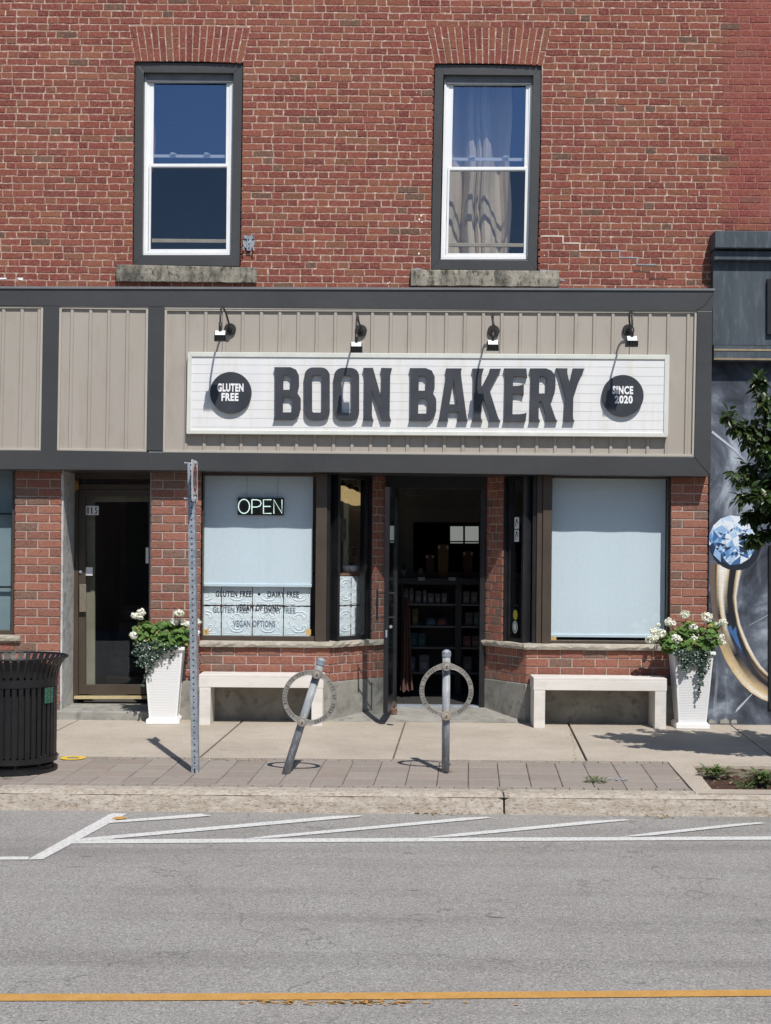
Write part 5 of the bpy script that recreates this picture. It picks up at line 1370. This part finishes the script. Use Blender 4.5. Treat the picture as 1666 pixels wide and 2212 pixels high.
def planter(cx, rz, lab):
    Yc = 13.56; o = thing('planter', lab, 'planter', (cx, Yc, gz(Yc)), 'tall white woven planters', rz)
    hb, ht, H = .128, .19, .735
    def fr(m, z0, z1, w0, w1):
        v = [m.av((sx*w0,sy*w0,z0)) for sx,sy in ((-1,-1),(1,-1),(1,1),(-1,1))]; u = [m.av((sx*w1,sy*w1,z1)) for sx,sy in ((-1,-1),(1,-1),(1,1),(-1,1))]
        for k in range(4): m.f.append([v[k],v[(k+1)%4],u[(k+1)%4],u[k]])
        m.f.append(v[::-1]); m.f.append(u)
    m = MB(); fr(m, .04, H-.045, hb, ht-.012); m.build('woven_body', M_WEAVE, o)
    m = MB(); fr(m, 0, .042, hb+.03, hb+.030); fr(m, .0425, .058, hb+.022, hb+.010); m.build('base', M_RESIN, o, bevel=.003)
    m = MB()
    for sx,sy in ((-1,-1),(1,-1),(1,1),(-1,1)):
        a = Vector((sx*hb,sy*hb,.05)); b = Vector((sx*(ht-.012),sy*(ht-.012),H-.045)); t = .013
        v = []
        for p in (a,b):
            for dx,dy in ((.003,.003),(-t,.003),(-t,-t),(.003,-t)): v.append(m.av((p.x+sx*dx,p.y+sy*dy,p.z)))
        for k in range(4): m.f.append([v[k],v[(k+1)%4],v[4+(k+1)%4],v[4+k]])
        m.f.append(v[:4][::-1]); m.f.append(v[4:])
    m.build('corner_rib', M_RESIN, o)
    m = MB()
    for (z0,z1,w_) in ((H-.0445,H-.030,ht-.004),(H-.0295,H,ht+.012)):
        for k in range(4):
            c_, s_ = [(1,0),(0,1),(-1,0),(0,-1)][k]
            p = [(-w_,-w_),(w_,-w_),(w_-.03,-w_+.03),(-w_+.03,-w_+.03)]; m.flatz([(x*c_-y*s_, x*s_+y*c_) for x,y in p], z0, z1)
    m.build('rim', M_RESIN, o, bevel=.003)
    m = MB(); fr(m, H-.10, H-.02, ht-.035, ht-.035); m.build('soil', M_MULCH, o)
    return o
PLX = U(350,1560,13.45)[0]+.004; PRX = U(1499,1565,13.45)[0]-.012
planter(PLX, R(4), 'white woven planter left of the sign post'); planter(PRX, R(-2), 'white woven planter beside the diamond mural')
def leafface(m, p, d, up, L, W, fold=.25, curl=.3, n=3):
    d = d.normalized(); s = d.cross(up)
    if s.length < 1e-3: s = d.cross(Vector((1,0,0)))
    s.normalize(); u = s.cross(d).normalized(); prev = None
    shp = [.0,.75,1,.62,.0][:]; pos = [0,.22,.5,.8,1]
    for k in range(5):
        t = pos[k]; c_ = p+d*L*t - u*curl*L*t*t; w_ = W*.5*shp[k]
        row = [m.av(c_+s*w_+u*w_*fold), m.av(c_), m.av(c_-s*w_+u*w_*fold)]
        if prev: m.f.append([prev[0],prev[1],row[1],row[0]]); m.f.append([prev[1],prev[2],row[2],row[1]])
        prev = row
def scallop(m, c_, nrm, r_, rs):
    nrm = nrm.normalized(); a = nrm.cross(Vector((0,0,1)));
    if a.length < .01: a = Vector((1,0,0))
    a.normalize(); b = nrm.cross(a); k0 = rs.uniform(0,6.28); pts = []; ce = m.av(c_-nrm*r_*.12); N_ = 15
    for k in range(N_):
        t = k0+2*math.pi*k/N_; rr = r_*(1+.10*math.cos(k*2*math.pi/3*1.0)); 
        if k == 0: rr *= .45
        pts.append(m.av(c_+(a*math.cos(t)+b*math.sin(t))*rr+nrm*rs.uniform(-.12,.18)*r_))
    for k in range(N_): m.f.append([ce, pts[k], pts[(k+1)%N_]])
def geranium(cx, top, flowers, blob, seed, lab):
    """flowers: (X, Y, Z, r) world; blob: list of ellipsoids (X,Y,Z,rx,ry,rz)"""
    o = thing('geranium', lab, 'flower', (cx, 13.56, top), 'white geraniums in the planters'); O = o.location; rs = random.Random(seed)
    m = MB(); stem = MB(); stem.col = (.08,.10,.03)
    for (X,Y,Z,rx,ry,rz,n) in blob:
        for _ in range(n):
            while True:
                v = Vector((rs.uniform(-1,1), rs.uniform(-1,1), rs.uniform(-1,1)))
                if v.length < 1: break
            rad = v.length; 
            if rad < .5 and rs.random() < .7: v = v.normalized()*rs.uniform(.6,1)
            p = Vector((X+v.x*rx, Y+v.y*ry, Z+v.z*rz)); nn = (Vector((v.x*.6, v.y*.6-.4, v.z*.5+.75))+Vector((rs.uniform(-.5,.5),rs.uniform(-.5,.5),rs.uniform(-.3,.3))))
            g_ = rs.uniform(.7,1.3); m.col = (.085*g_,.165*g_,.030*g_) if rs.random() > .06 else (.30,.27,.08)
            scallop(m, p-O, nn, rs.uniform(.018,.034), rs)
    m.build('leaves', M_GLEAF, o, color=True, fix=False)
    for (X,Y,Z,r_) in flowers:
        f = MB(); c_ = Vector((X,Y,Z))-O
        stem.tube([Vector((cx+(X-cx)*.35,13.56,top-.01))-O, Vector(((X+cx)/2+(X-cx)*.2,(Y+13.56)/2,(Z+top)/2+.02))-O, c_], .0032, 5)
        for k in range(int(60*(r_/.035))):
            v = Vector((rs.gauss(0,1),rs.gauss(0,1),rs.gauss(0,1))).normalized(); v.z = v.z*.8+.1
            g_ = rs.uniform(.80,.92); f.col = (g_,g_*.985,g_*.97)
            p = c_+v*r_*rs.uniform(.72,1.0); nn = (v+Vector((rs.uniform(-.5,.5),rs.uniform(-.5,.5),rs.uniform(-.5,.5)))).normalized()
            a = nn.cross(Vector((.3,.2,1))).normalized(); b = nn.cross(a); rr = rs.uniform(.009,.014); k0 = rs.uniform(0,6)
            ce = f.av(p-nn*.003); q_ = [f.av(p+(a*math.cos(k0+t*1.0472)+b*math.sin(k0+t*1.0472))*rr*(1 if t%2 else .8)+nn*rs.uniform(-.002,.003)) for t in range(6)]
            for t in range(6): f.f.append([ce,q_[t],q_[(t+1)%6]])
        f.build('flower_head', M_PETAL, o, color=True, fix=False)
    stem.build('stems', M_GLEAF, o, color=True)
    return o
def ivy(cx, top, strands, seed, lab):
    o = thing('ivy', lab, 'plant', (cx, 13.40, top), 'ivy trailing from the planters'); O = o.location; rs = random.Random(seed); m = MB(); st = MB(); st.col = (.06,.05,.03)
    for path, n, w_ in strands:
        path = [Vector(p) for p in path]; st.tube([p-O for p in path], .0022, 4)
        for _ in range(n):
            t = rs.random()*(len(path)-1); i = min(int(t), len(path)-2); p = path[i].lerp(path[i+1], t-i)
            p = p+Vector((rs.gauss(0,w_), -abs(rs.gauss(0,w_*.7)), rs.gauss(0,w_*.7)))
            g_ = rs.uniform(.6,1.4); m.col = (.030*g_,.058*g_,.036*g_) if rs.random() > .22 else (.12*g_,.17*g_,.15*g_)
            d = Vector((rs.uniform(-1,1), rs.uniform(-.8,.1), rs.uniform(-1,.2))); leafface(m, p-O, d, Vector((rs.uniform(-.4,.4),-1,rs.uniform(-.2,.9))), rs.uniform(.016,.028), rs.uniform(.016,.026), .2, .2)
    m.build('leaves', M_IVY, o, color=True, fix=False); st.build('vines', M_IVY, o, color=True)
def ZL(x, y, Y): return ((500+x/4.0225)*.5423, (2400+y/4.0225)*.5423)
def fl(L, zx, org, sc):
    out = []
    rs = random.Random(zx)
    for (x,y,r_) in L:
        Y = 13.42+rs.uniform(-.08,.10); a = U((org[0]+x/sc)*.5423, (org[1]+y/sc)*.5423, Y); out.append((a[0],Y,a[1], 1.22*r_/sc*.5423*Y/FPX))
    return out
def eb(x0,y0,x1,y1,org,sc,Y,ry,n):
    a = U((org[0]+x0/sc)*.5423,(org[1]+y0/sc)*.5423,Y); b = U((org[0]+x1/sc)*.5423,(org[1]+y1/sc)*.5423,Y)
    return ((a[0]+b[0])/2,Y,(a[1]+b[1])/2,abs(b[0]-a[0])/2,ry,abs(b[1]-a[1])/2,n)
o1, s1 = (500,2400), 4.0225; o2, s2 = (2500,2400), 3.332
topL = gz(13.56)+.72
geranium(PLX, topL, fl([(255,165,60),(150,215,52),(235,240,45),(855,170,62),(815,180,40),(900,185,40),(790,322,62),(920,325,50),(1010,350,48),(135,530,62),(1172,310,36),(1160,480,28)],1,o1,s1),
   [eb(100,330,480,700,o1,s1,13.46,.14,150),eb(400,300,800,680,o1,s1,13.50,.16,160),eb(680,330,1060,720,o1,s1,13.50,.15,170),eb(180,520,1040,790,o1,s1,13.48,.17,170),eb(180,300,450,430,o1,s1,13.5,.10,30),eb(540,290,900,420,o1,s1,13.5,.10,45)], 51, 'white flowering geranium in the planter left of the sign post')
geranium(PRX, topL, fl([(765,165,56),(565,270,64),(350,385,48),(450,412,56),(375,475,52),(300,505,58),(1055,200,68),(1270,270,48),(1182,296,30),(880,342,56),(880,472,66),(650,490,62),(1082,415,48),(1085,470,46),(1215,460,62),(1250,530,44),(410,300,26)],2,o2,s2),
   [eb(400,380,760,670,o2,s2,13.47,.14,150),eb(650,240,960,520,o2,s2,13.5,.13,120),eb(900,300,1220,640,o2,s2,13.48,.14,160),eb(560,450,1180,680,o2,s2,13.48,.17,170),eb(1050,250,1210,400,o2,s2,13.47,.08,45)], 52, 'white flowering geranium in the planter beside the mural')
def sp_(L, org, sc, Y, n, w_):
    return ([ (U((org[0]+x/sc)*.5423,(org[1]+y/sc)*.5423,Y-.0)[0], Y, U((org[0]+x/sc)*.5423,(org[1]+y/sc)*.5423,Y)[1]) for x,y in L], n, w_)
ivy(PLX, topL, [sp_([(430,640),(330,760),(240,880),(230,1030)],o1,s1,13.345,110,.022), sp_([(560,650),(470,760),(400,900),(330,1010)],o1,s1,13.35,120,.022), sp_([(620,660),(560,780),(500,870),(420,960),(370,1100)],o1,s1,13.35,90,.016),
    sp_([(300,620),(190,720),(160,820)],o1,s1,13.35,70,.022), sp_([(700,700),(620,760),(560,860)],o1,s1,13.35,50,.018), sp_([(380,1000),(350,1130),(310,1230),(290,1310)],o1,s1,13.37,22,.006), sp_([(730,740),(740,830),(700,930)],o1,s1,13.36,16,.008), sp_([(500,640),(700,700),(860,720)],o1,s1,13.36,60,.018)], 61, 'dark glossy ivy trailing over the left planter')
ivy(PRX, topL, [sp_([(640,620),(720,720),(760,900)],o2,s2,13.35,80,.022), sp_([(760,620),(790,760),(770,880)],o2,s2,13.35,80,.020), sp_([(880,620),(840,740),(800,830)],o2,s2,13.35,80,.022), sp_([(960,620),(990,760),(990,900),(975,1000),(960,1110)],o2,s2,13.35,110,.013),
    sp_([(1040,620),(1040,740),(1010,840)],o2,s2,13.35,70,.020), sp_([(600,640),(850,670),(1080,660)],o2,s2,13.35,120,.020), sp_([(965,1080),(950,1180),(930,1280)],o2,s2,13.37,12,.005), sp_([(930,700),(950,800),(960,960)],o2,s2,13.35,60,.016)], 62, 'dark glossy ivy trailing over the planter beside the mural')

# bicycle posts
def bike_post(base, lean, L, lab, rust=False, patch=False):
    X, Y, Z = G(*base, True); o = thing('bicycle_stand', lab, 'bike stand', (X, Y, Z), 'ring and post bicycle stands'); o.rotation_euler = (0, lean, 0)
    r0 = .0305
    m = MB(); m.lathe([(r0,-.03),(r0,L-.05)], (0,0,0), 28); m.build('post', M_GALVR, o, smooth=False).data.polygons.foreach_set('use_smooth', [True]*30)
    m = MB(); m.lathe([(r0+.001,L-.058),(r0+.0045,L-.055),(r0+.0045,L-.032),(r0+.0025,L-.030),(r0+.0045,L-.027),(r0+.0045,L-.020),(r0-.004,L-.010),(r0-.015,L-.003),(.002,L)], (0,0,0), 28); m.build('cap', M_GALV, o)
    # ring: band between two radii, flared to the bosses
    zc = L-.125-.191; y0, y1 = -r0-.022, -r0-.002; N_ = 96; m = MB()
    prof_ = []
    for k in range(N_):
        a = 2*math.pi*k/N_; s = abs(math.cos(a))     # near bosses (top/bottom) s->1 with angle measured from vertical
        w_ = .0185+.006*max(0, (s-.93)/.07); rc = .190
        prof_.append((a, rc-w_, rc+w_))
    V = []
    for a, ri, ro in prof_:
        s_, c_ = math.sin(a), math.cos(a)
        V.append([m.av((ri*s_,y0+.003,zc+ri*c_)), m.av(((ri+.003)*s_,y0,zc+(ri+.003)*c_)), m.av(((ri+.006)*s_,y0+.002,zc+(ri+.006)*c_)), m.av(((ro-.006)*s_,y0+.002,zc+(ro-.006)*c_)), m.av(((ro-.003)*s_,y0,zc+(ro-.003)*c_)), m.av((ro*s_,y0+.003,zc+ro*c_)), m.av((ro*s_,y1,zc+ro*c_)), m.av((ri*s_,y1,zc+ri*c_))])
    for k in range(N_):
        A, B = V[k], V[(k+1)%N_]
        for q_ in range(8): m.f.append([A[q_],A[(q_+1)%8],B[(q_+1)%8],B[q_]])
    ring_ = m.build('ring', M_CAST, o)
    # lettering, tops outward, running clockwise
    m = MB()
    def word_arc(s, a0, a1):
        n = len(s)
        for i, ch in enumerate(s):
            if ch == ' ': continue
            a = R(a0+(a1-a0)*(i+.5)/n); wd = .0105 if ch not in 'I' else .004; h = .0115
            vf = text_vf(ch, -wd/2, -h, wd/2, h, .0016, .02)
            Mx = Matrix.Translation((0,y0-.0002,zc)) @ Matrix.Rotation(a, 4, 'Y') @ Matrix.Translation((0,0,.190))
            m.add(vf, Mx)
    word_arc('LOCK BICYCLE TO POST', 202, 338); word_arc('CITY OF OWEN SOUND', 30, 152)
    m.build('lettering', M_CASTD, ring_, fix=False)
    for k, dz in enumerate((.191,-.191)):
        m = MB(); m.lathe([(.036,y0-.010),(.037,y0-.006),(.037,y1),(.030,y1+.01)], (0,0,zc+dz), 28, 'y'); bo = m.build('boss', M_CAST if not (rust and k) else M('rust_stained_cast', (.28,.20,.14), (.34,.30,.26), 20, .7), o, bevel=.002)
        m = MB(); m.lathe([(.017,y0-.014),(.019,y0-.010)], (0,0,zc+dz), 20, 'y'); m.build('bolt_seat', M('pale_zinc', (.55,.53,.46), None, rough=.35, metal=.5), bo)
        m = MB(); m.lathe([(.007,y0-.020),(.009,y0-.014)], (.002,0,zc+dz-.003), 6, 'y'); m.build('bolt', M_RUST, bo)
    if patch:
        m = MB(); rs = random.Random(3)
        for _ in range(170):
            a = rs.gauss(-1.75,.40); z = rs.gauss(.155,.045); w_ = rs.uniform(.002,.005)
            if .04 < z < .27: m.f.append([m.av(((r0+.0006)*math.cos(a+da), (r0+.0006)*math.sin(a+da), z+dz)) for da, dz in ((0,0),(w_*22,.002),(w_*25,w_*1.2),(.05,w_*1.6))])
        m.build('scuffed_paint', M('scuff_blue_white', (.34,.38,.46), (.50,.54,.60), 60, .8), o, fix=False)
    return o
bike_post((962.5,1668.5), 0.0, .952, 'upright grey ring and post bicycle stand in front of the open doorway', rust=True)
bike_post((617.5,1671), R(17.0), .93, 'leaning grey ring and post bicycle stand with scuffed white paint', patch=True)
# rust stain + weeds at the bases come with the ground
# sign post
X, Y, Z = G(422.5,1669,True); Hs = 2.372
po = thing('sign_post', 'perforated square galvanised steel post standing by the kerb left of the leaning stand', 'post', (X,Y,Z)); po.rotation_euler = (0, R(-1.25), R(-6))
m = MB(); h = .026
nh = int((Hs-.06)/.0465)
m.box(-h,h,-h+.0025,h,-.02,Hs); m.box(-h,-.006,-h,-h+.0024,-.02,Hs); m.box(.006,h,-h,-h+.0024,-.02,Hs)
for k in range(nh+1):
    z0 = .03+k*.0465+.006; z1 = .03+(k+1)*.0465-.006; m.box(-.006,.006,-h,-h+.0024,z0,min(z1,Hs))
m.build('tube', M_GALV, po)
m = MB(); m.box(-.006,.006,-h+.0022,-h+.00245,0,Hs-.01); m.build('hole_row', M_BLACK, po)
cS = U(420.0,1039,Y); Xs = cS[0]
ns = thing('no_parking_sign', 'white no parking sign with red ring seen nearly edge on atop the post', 'sign', (Xs+.006, Y-.01, cS[1])); ns.rotation_euler = (0, 0, R(89.3))
hw, hh = .150, .158
def rr(w_, h_, r_): return [(x,z) for x,z in rrect(-w_,-h_,w_,h_,r_,5)]
m = MB(); m.prism(rr(hw,hh,.02), 0, .003)
for v_i, v in enumerate(m.v): m.v[v_i] = (v[0], v[1]+.002*math.sin(v[2]*9), v[2])
m.build('plate', M('sign_white', (.70,.70,.71), (.76,.76,.77), 5, .4), ns)
def ringpoly(m, r0, r1, y, z0=0, sx=1):
    N_ = 40; a = [m.av((r0*math.cos(2*math.pi*k/N_)*sx, y, z0+r0*math.sin(2*math.pi*k/N_))) for k in range(N_)]; b = [m.av((r1*math.cos(2*math.pi*k/N_)*sx, y, z0+r1*math.sin(2*math.pi*k/N_))) for k in range(N_)]
    for k in range(N_): m.f.append([a[k],a[(k+1)%N_],b[(k+1)%N_],b[k]])
m = MB(); ringpoly(m, .100, .078, -.0035, .018); m.prism([(-.062,.070),(-.050,.082),(.064,-.034),(.052,-.046)], -.0042, -.0035)
m.build('red_ring', M('sign_red', (.30,.02,.03), (.34,.03,.04), 9, .5), ns, fix=False)
m = MB(); m.add(text_vf('P', -.035,-.040,.035,.075,.0006,.03), Matrix.Translation((0,-.0034,0))); m.box(-.09,.07,-.0036,-.0032,-.112,-.106); m.prism([(.07,-.125),(.07,-.093),(.10,-.109)], -.0036, -.0048)
m.build('black_symbol', M('sign_ink', (.05,.03,.03), None), ns, fix=False)
m = MB()
for z in (hh-.022,-hh+.022): m.lathe([(.012,-.014),(.016,-.010),(.016,0)], (0,0,z), 14, 'y'); m.tube([(0,0,z),(0,.075,z)], .005, 8); m.lathe([(.009,.07),(.009,.082)], (0,0,z), 6, 'y')
m.build('mounting_bolt', M_GALV, ns)

# litter bin
cxp, cyp = 32, 1655
YB = 10.90; XB = U(30,1500,YB)[0]; rB = .325
ZB = gz(YB)
bn = thing('litter_bin', 'black slatted steel litter bin with flared rim at the left edge', 'litter bin', (XB,YB,ZB))
M_BIN = M('bin_black_paint', (.008,.008,.009), (.014,.014,.016), 9, .45, .15, 60, spec=.4)
prof_s = [(rB,.075),(rB+.001,.30),(rB+.002,.62),(rB+.006,.70),(rB+.016,.76),(rB+.036,.815),(rB+.060,.85),(rB+.077,.872)]
m = MB(); NS = 42
for k in range(NS):
    a = 2*math.pi*(k+.3)/NS; ca, sa = math.cos(a), math.sin(a); hw_ = .0165
    prev = None
    for (r_, z) in prof_s:
        w2 = hw_*(r_/rB)
        row = [m.av((r_*ca-sa*w2, r_*sa+ca*w2, z)), m.av((r_*ca+sa*w2, r_*sa-ca*w2, z)), m.av(((r_-.006)*ca+sa*w2, (r_-.006)*sa-ca*w2, z)), m.av(((r_-.006)*ca-sa*w2, (r_-.006)*sa+ca*w2, z))]
        if prev:
            for q_ in range(4): m.f.append([prev[q_],prev[(q_+1)%4],row[(q_+1)%4],row[q_]])
        else: m.f.append(row)
        prev = row
    m.f.append(prev[::-1])
m.build('slats', M_BIN, bn)
def band(m, r_, z0, z1, t=.007, n=72):
    V = [[m.av((q_[0]*math.cos(2*math.pi*k/n), q_[0]*math.sin(2*math.pi*k/n), q_[1])) for q_ in ((r_,z0),(r_,z1),(r_-t,z1),(r_-t,z0))] for k in range(n)]
    for k in range(n):
        A, B = V[k], V[(k+1)%n]
        for q_ in range(4): m.f.append([A[q_],A[(q_+1)%4],B[(q_+1)%4],B[q_]])
m = MB(); band(m, rB+.010, .655, .715, .004); m.build('hoop', M_BIN, bn); m = MB(); band(m, rB+.008, .075, .118, .006); m.build('hoop', M_BIN, bn)
m = MB(); n = 80
for (r_,z) in ((rB+.079,.873),):
    path = [(r_*math.cos(2*math.pi*k/n), r_*math.sin(2*math.pi*k/n), z) for k in range(n+1)]; m.tube(path, .009, 8, cap=False)
m.build('rim', M_BIN, bn, smooth=True)
m = MB(); band(m, rB-.02, .02, .05, .02); band(m, rB+.012, 0, .022, .05)
for k in range(10): a = k*.628; m.box(.30*math.cos(a)-.01,.30*math.cos(a)+.01,.30*math.sin(a)-.01,.30*math.sin(a)+.01,.02,.08)
m.build('base_ring', M_BIN, bn)
m = MB(); m.lathe([(rB-.05,.12),(rB-.035,.80),(rB-.045,.80),(rB-.06,.14)], (0,0,0), 40); m.build('liner', M_BLACK, bn)
m = MB()
for k in range(3):
    a = R(-33+6.2*k); a2 = a+R(5.4); r_ = rB+.0125
    m.face([(r_*math.cos(a),r_*math.sin(a),.53),(r_*math.cos(a2),r_*math.sin(a2),.53),(r_*math.cos(a2),r_*math.sin(a2),.648),(r_*math.cos(a),r_*math.sin(a),.648)])
m.build('green_label', M('label_green', (.02,.10,.07), (.12,.20,.13), 70, .6, lo=.5, hi=.65), bn, fix=False).rotation_euler = (0,0,R(0))

# ---------------------------------------------------------------- tree
tr = thing('pear_tree', 'young glossy leaved street tree growing in the mulch bed at the right edge', 'tree', (3.58, 10.95, gz(10.95)-.02)); O = tr.location
rs = random.Random(101); m = MB(); lf = MB()
trunkp = [(0,0,0),(.02,.01,.6),(-.01,0,1.2),(.0,.02,1.8)]
m.tube(trunkp, [.05,.042,.036,.032], 10)
def branch(p, d, L, r0_, depth, first_leaf=.1):
    pts = [p.copy()]; n = 7
    for k in range(n):
        d = (d+Vector((rs.uniform(-.16,.16), rs.uniform(-.16,.16), .07))).normalized(); p = p+d*L/n; pts.append(p.copy())
    m.tube(pts, [r0_*(1-.75*k/n) for k in range(n+1)], 5 if depth else 7)
    return pts, d
def leaves_on(pts, n):
    for _ in range(n):
        t = (.12+.88*rs.random()**.8)*(len(pts)-1); i = min(int(t), len(pts)-2); p = pts[i].lerp(pts[i+1], t-i)
        out = Vector((rs.gauss(0,1), rs.gauss(0,1), rs.gauss(-.15,.7))).normalized()
        p = p+out*rs.uniform(.01,.035); g_ = rs.uniform(.55,1.4); lf.col = (.034*g_,.062*g_,.018*g_) if rs.random() > .14 else (.09*g_,.12*g_,.03*g_)
        leafface(lf, p, out+Vector((0,0,-.35)), Vector((rs.uniform(-.5,.5),rs.uniform(-.7,.3),1)), rs.uniform(.060,.092), rs.uniform(.036,.054), .28, rs.uniform(.1,.5))
starts = []
for k in range(46):
    z = rs.uniform(1.75, 2.15); a = rs.uniform(0, 6.283); 
    el = rs.uniform(.15, 1.3)
    L = rs.uniform(.55, 1.0)*(1.0 if el < .8 else .95)
    d = Vector((math.cos(a)*math.cos(el), math.sin(a)*math.cos(el)*.8, math.sin(el)))
    p = Vector((0,0,min(z,1.8)))+d*rs.uniform(0,.12)
    pts, dd2 = branch(p, d, L, .011, 0)
    leaves_on(pts, 52)
    for s_ in range(5):
        i = rs.randint(1, 6); d2 = (d+Vector((rs.uniform(-1,1),rs.uniform(-1,1),rs.uniform(-.5,.6)))).normalized()
        p2, _ = branch(pts[i], d2, rs.uniform(.22,.45), .005, 1); leaves_on(p2, 34)
# twigs reaching left as in the photo
def twig(pp, Yt, n):
    pts = [Vector((U(x,y,Yt)[0], Yt, U(x,y,Yt)[1]))-O for x,y in pp]; m.tube(pts, [.008*(1-.8*k/(len(pts)-1)) for k in range(len(pts))], 5); leaves_on(pts, n)
twig([(1760,1120),(1680,1010),(1620,960),(1590,925),(1572,890)], 10.9, 102); twig([(1760,1000),(1690,930),(1650,880),(1640,830),(1638,812)], 10.85, 153)
twig([(1740,1150),(1680,1060),(1640,1030),(1585,1020)], 10.95, 85); twig([(1740,1130),(1670,1080),(1620,1060),(1590,1085)], 10.8, 85)
twig([(1760,1100),(1690,1040),(1650,1000),(1620,930),(1608,920)], 10.9, 153); twig([(1780,1180),(1700,1150),(1650,1150),(1620,1165)], 10.9, 187); twig([(1780,1150),(1700,1120),(1640,1105),(1615,1120)], 11.0, 170)
twig([(1750,1060),(1700,1000),(1660,960),(1630,900)], 11.05, 153); twig([(1760,1080),(1700,1060),(1650,1050),(1610,1000)], 11.0, 170); twig([(1760,1100),(1690,1100),(1640,1070)], 10.75, 170)
twig([(1780,1060),(1720,1040),(1680,1010),(1650,960)], 10.8, 150); twig([(1780,1140),(1730,1120),(1680,1090),(1640,1050)], 10.85, 170); twig([(1780,950),(1720,930),(1680,900),(1660,850)], 10.95, 150)
m.build('trunk', M_BARK, tr); lf.build('crown', M_LEAF, tr, color=True, fix=False)
# ---------------------------------------------------------------- weeds, litter
def weed(px_, py_, lab, n, sz, seed, name='weed'):
    X, Y, Z = G(px_, py_, True); o = thing(name, lab, 'weed', (X,Y,Z-.012)); rs = random.Random(seed); m = MB()
    for k in range(n*3):
        a = rs.uniform(0,6.28); g_ = rs.uniform(.6,1.3); m.col = rs.choice([(.10*g_,.17*g_,.05*g_),(.17*g_,.22*g_,.08*g_),(.09*g_,.14*g_,.06*g_)]); r_ = rs.uniform(0,.75)*sz
        p = Vector((math.cos(a)*r_, math.sin(a)*r_*.6, rs.uniform(0,.5)*sz)); leafface(m, p, Vector((math.cos(a), math.sin(a), rs.uniform(.2,1.4))), Vector((0,0,1)), sz*rs.uniform(.15,.42), sz*rs.uniform(.08,.16), .2, .5)
    m.build('leaves', M_GLEAF, o, color=True, fix=False)
weed(1545,1676,'pale green weed at the left corner of the mulch bed',60,.16,71); weed(1652,1692,'grey green weed at the right edge of the mulch bed',80,.18,72)
weed(1610,1702,'low weeds along the front of the mulch bed',30,.09,73); weed(18,1683,'tiny weed growing at the foot of the litter bin',16,.05,74); weed(1590,1690,'tiny pale weed in the middle of the mulch bed',14,.07,75)
weed(1288,1690,'flattened green weed between the pavers beside the blue scrap',34,.10,76)
X, Y, Z = G(1335,1686,True)
m = MB(); rs = random.Random(6)
for k in range(26):
    m.col = rs.choice([(.25,.38,.50),(.40,.50,.58),(.10,.16,.26),(.45,.50,.50)]); a = rs.uniform(-.14,.14); b = rs.uniform(-.04,.04); L = rs.uniform(.02,.06)
    leafface(m, Vector((X+a,Y+b,gz(Y)+rs.uniform(.003,.012))), Vector((rs.uniform(-1,1),rs.uniform(-.3,.3),rs.uniform(-.1,.2))), Vector((0,0,1)), L, .014, .1, .1)
tag(m.build('plastic_scrap', M_ITEM, color=True, fix=False), 'crumpled pale blue plastic scrap lying on the pavers', 'litter')
m = MB(); rs = random.Random(16)
def leaf_at(px_, py_, walk, s=.02):
    X, Y, Z = G(px_, py_, walk); g_ = rs.uniform(.6,1.2); m.col = rs.choice([(.50*g_,.38*g_,.18*g_),(.42*g_,.34*g_,.20*g_),(.55*g_,.48*g_,.28*g_),(.22*g_,.16*g_,.07*g_)])
    leafface(m, Vector((X,Y,Z+.004)), Vector((rs.uniform(-1,1),rs.uniform(-1,1),rs.uniform(0,.3))), Vector((rs.uniform(-.3,.3),0,1)), s*rs.uniform(.6,1.5), s*.5, .3, .2)
for _ in range(150): x = rs.choice([rs.uniform(180,1450), rs.gauss(520,60)]); leaf_at(x, 1641.5+(x-400)*.0095+rs.gauss(0,1.0), True, .017)
for _ in range(90): leaf_at(rs.gauss(965,30), 1757.5+rs.gauss(0,1.8), False, .024)
for _ in range(26): leaf_at(rs.gauss(1432,14), 1766+rs.gauss(0,2), False, .028)
for _ in range(60): t = rs.random(); leaf_at(1230+16*t+rs.gauss(0,1.3), 1568+78*t, True, .016)
for _ in range(30): t = rs.random(); leaf_at(875-26*t+rs.gauss(0,1), 1566+75*t, True, .012)
for _ in range(30): leaf_at(rs.uniform(150,1600), rs.uniform(1575,1700), True, .012)
for _ in range(14): leaf_at(rs.gauss(1560,30), rs.gauss(1685,8), True, .03)
for _ in range(14): leaf_at(rs.gauss(975,10), rs.gauss(1667,1.5), True, .02)
tag(m.build('fallen_leaves', M_LITTER, color=True, fix=False), 'dry fallen leaves along the kerb and paving joints', 'leaves', kind='stuff')

# ---------------------------------------------------------------- far side of the street (seen only in reflections)
ob = thing('opposite_building', 'low shop row across the street behind the viewpoint', 'building', (0,-8,0))
m = MB(); m.box(-26,22,0,6,0,4.6); m.build('wall', M('opposite_brick', (.20,.12,.09), (.28,.18,.14), 2, .9), ob)
m = MB()
for k in range(10): m.box(-24+k*4.6,-24+k*4.6+3.2,-.0,.02,.6,2.9) if False else m.box(-24+k*4.6,-24+k*4.6+3.2,6.001,6.03,.6,2.9)
m.build('shop_glazing', M_DARK, ob)
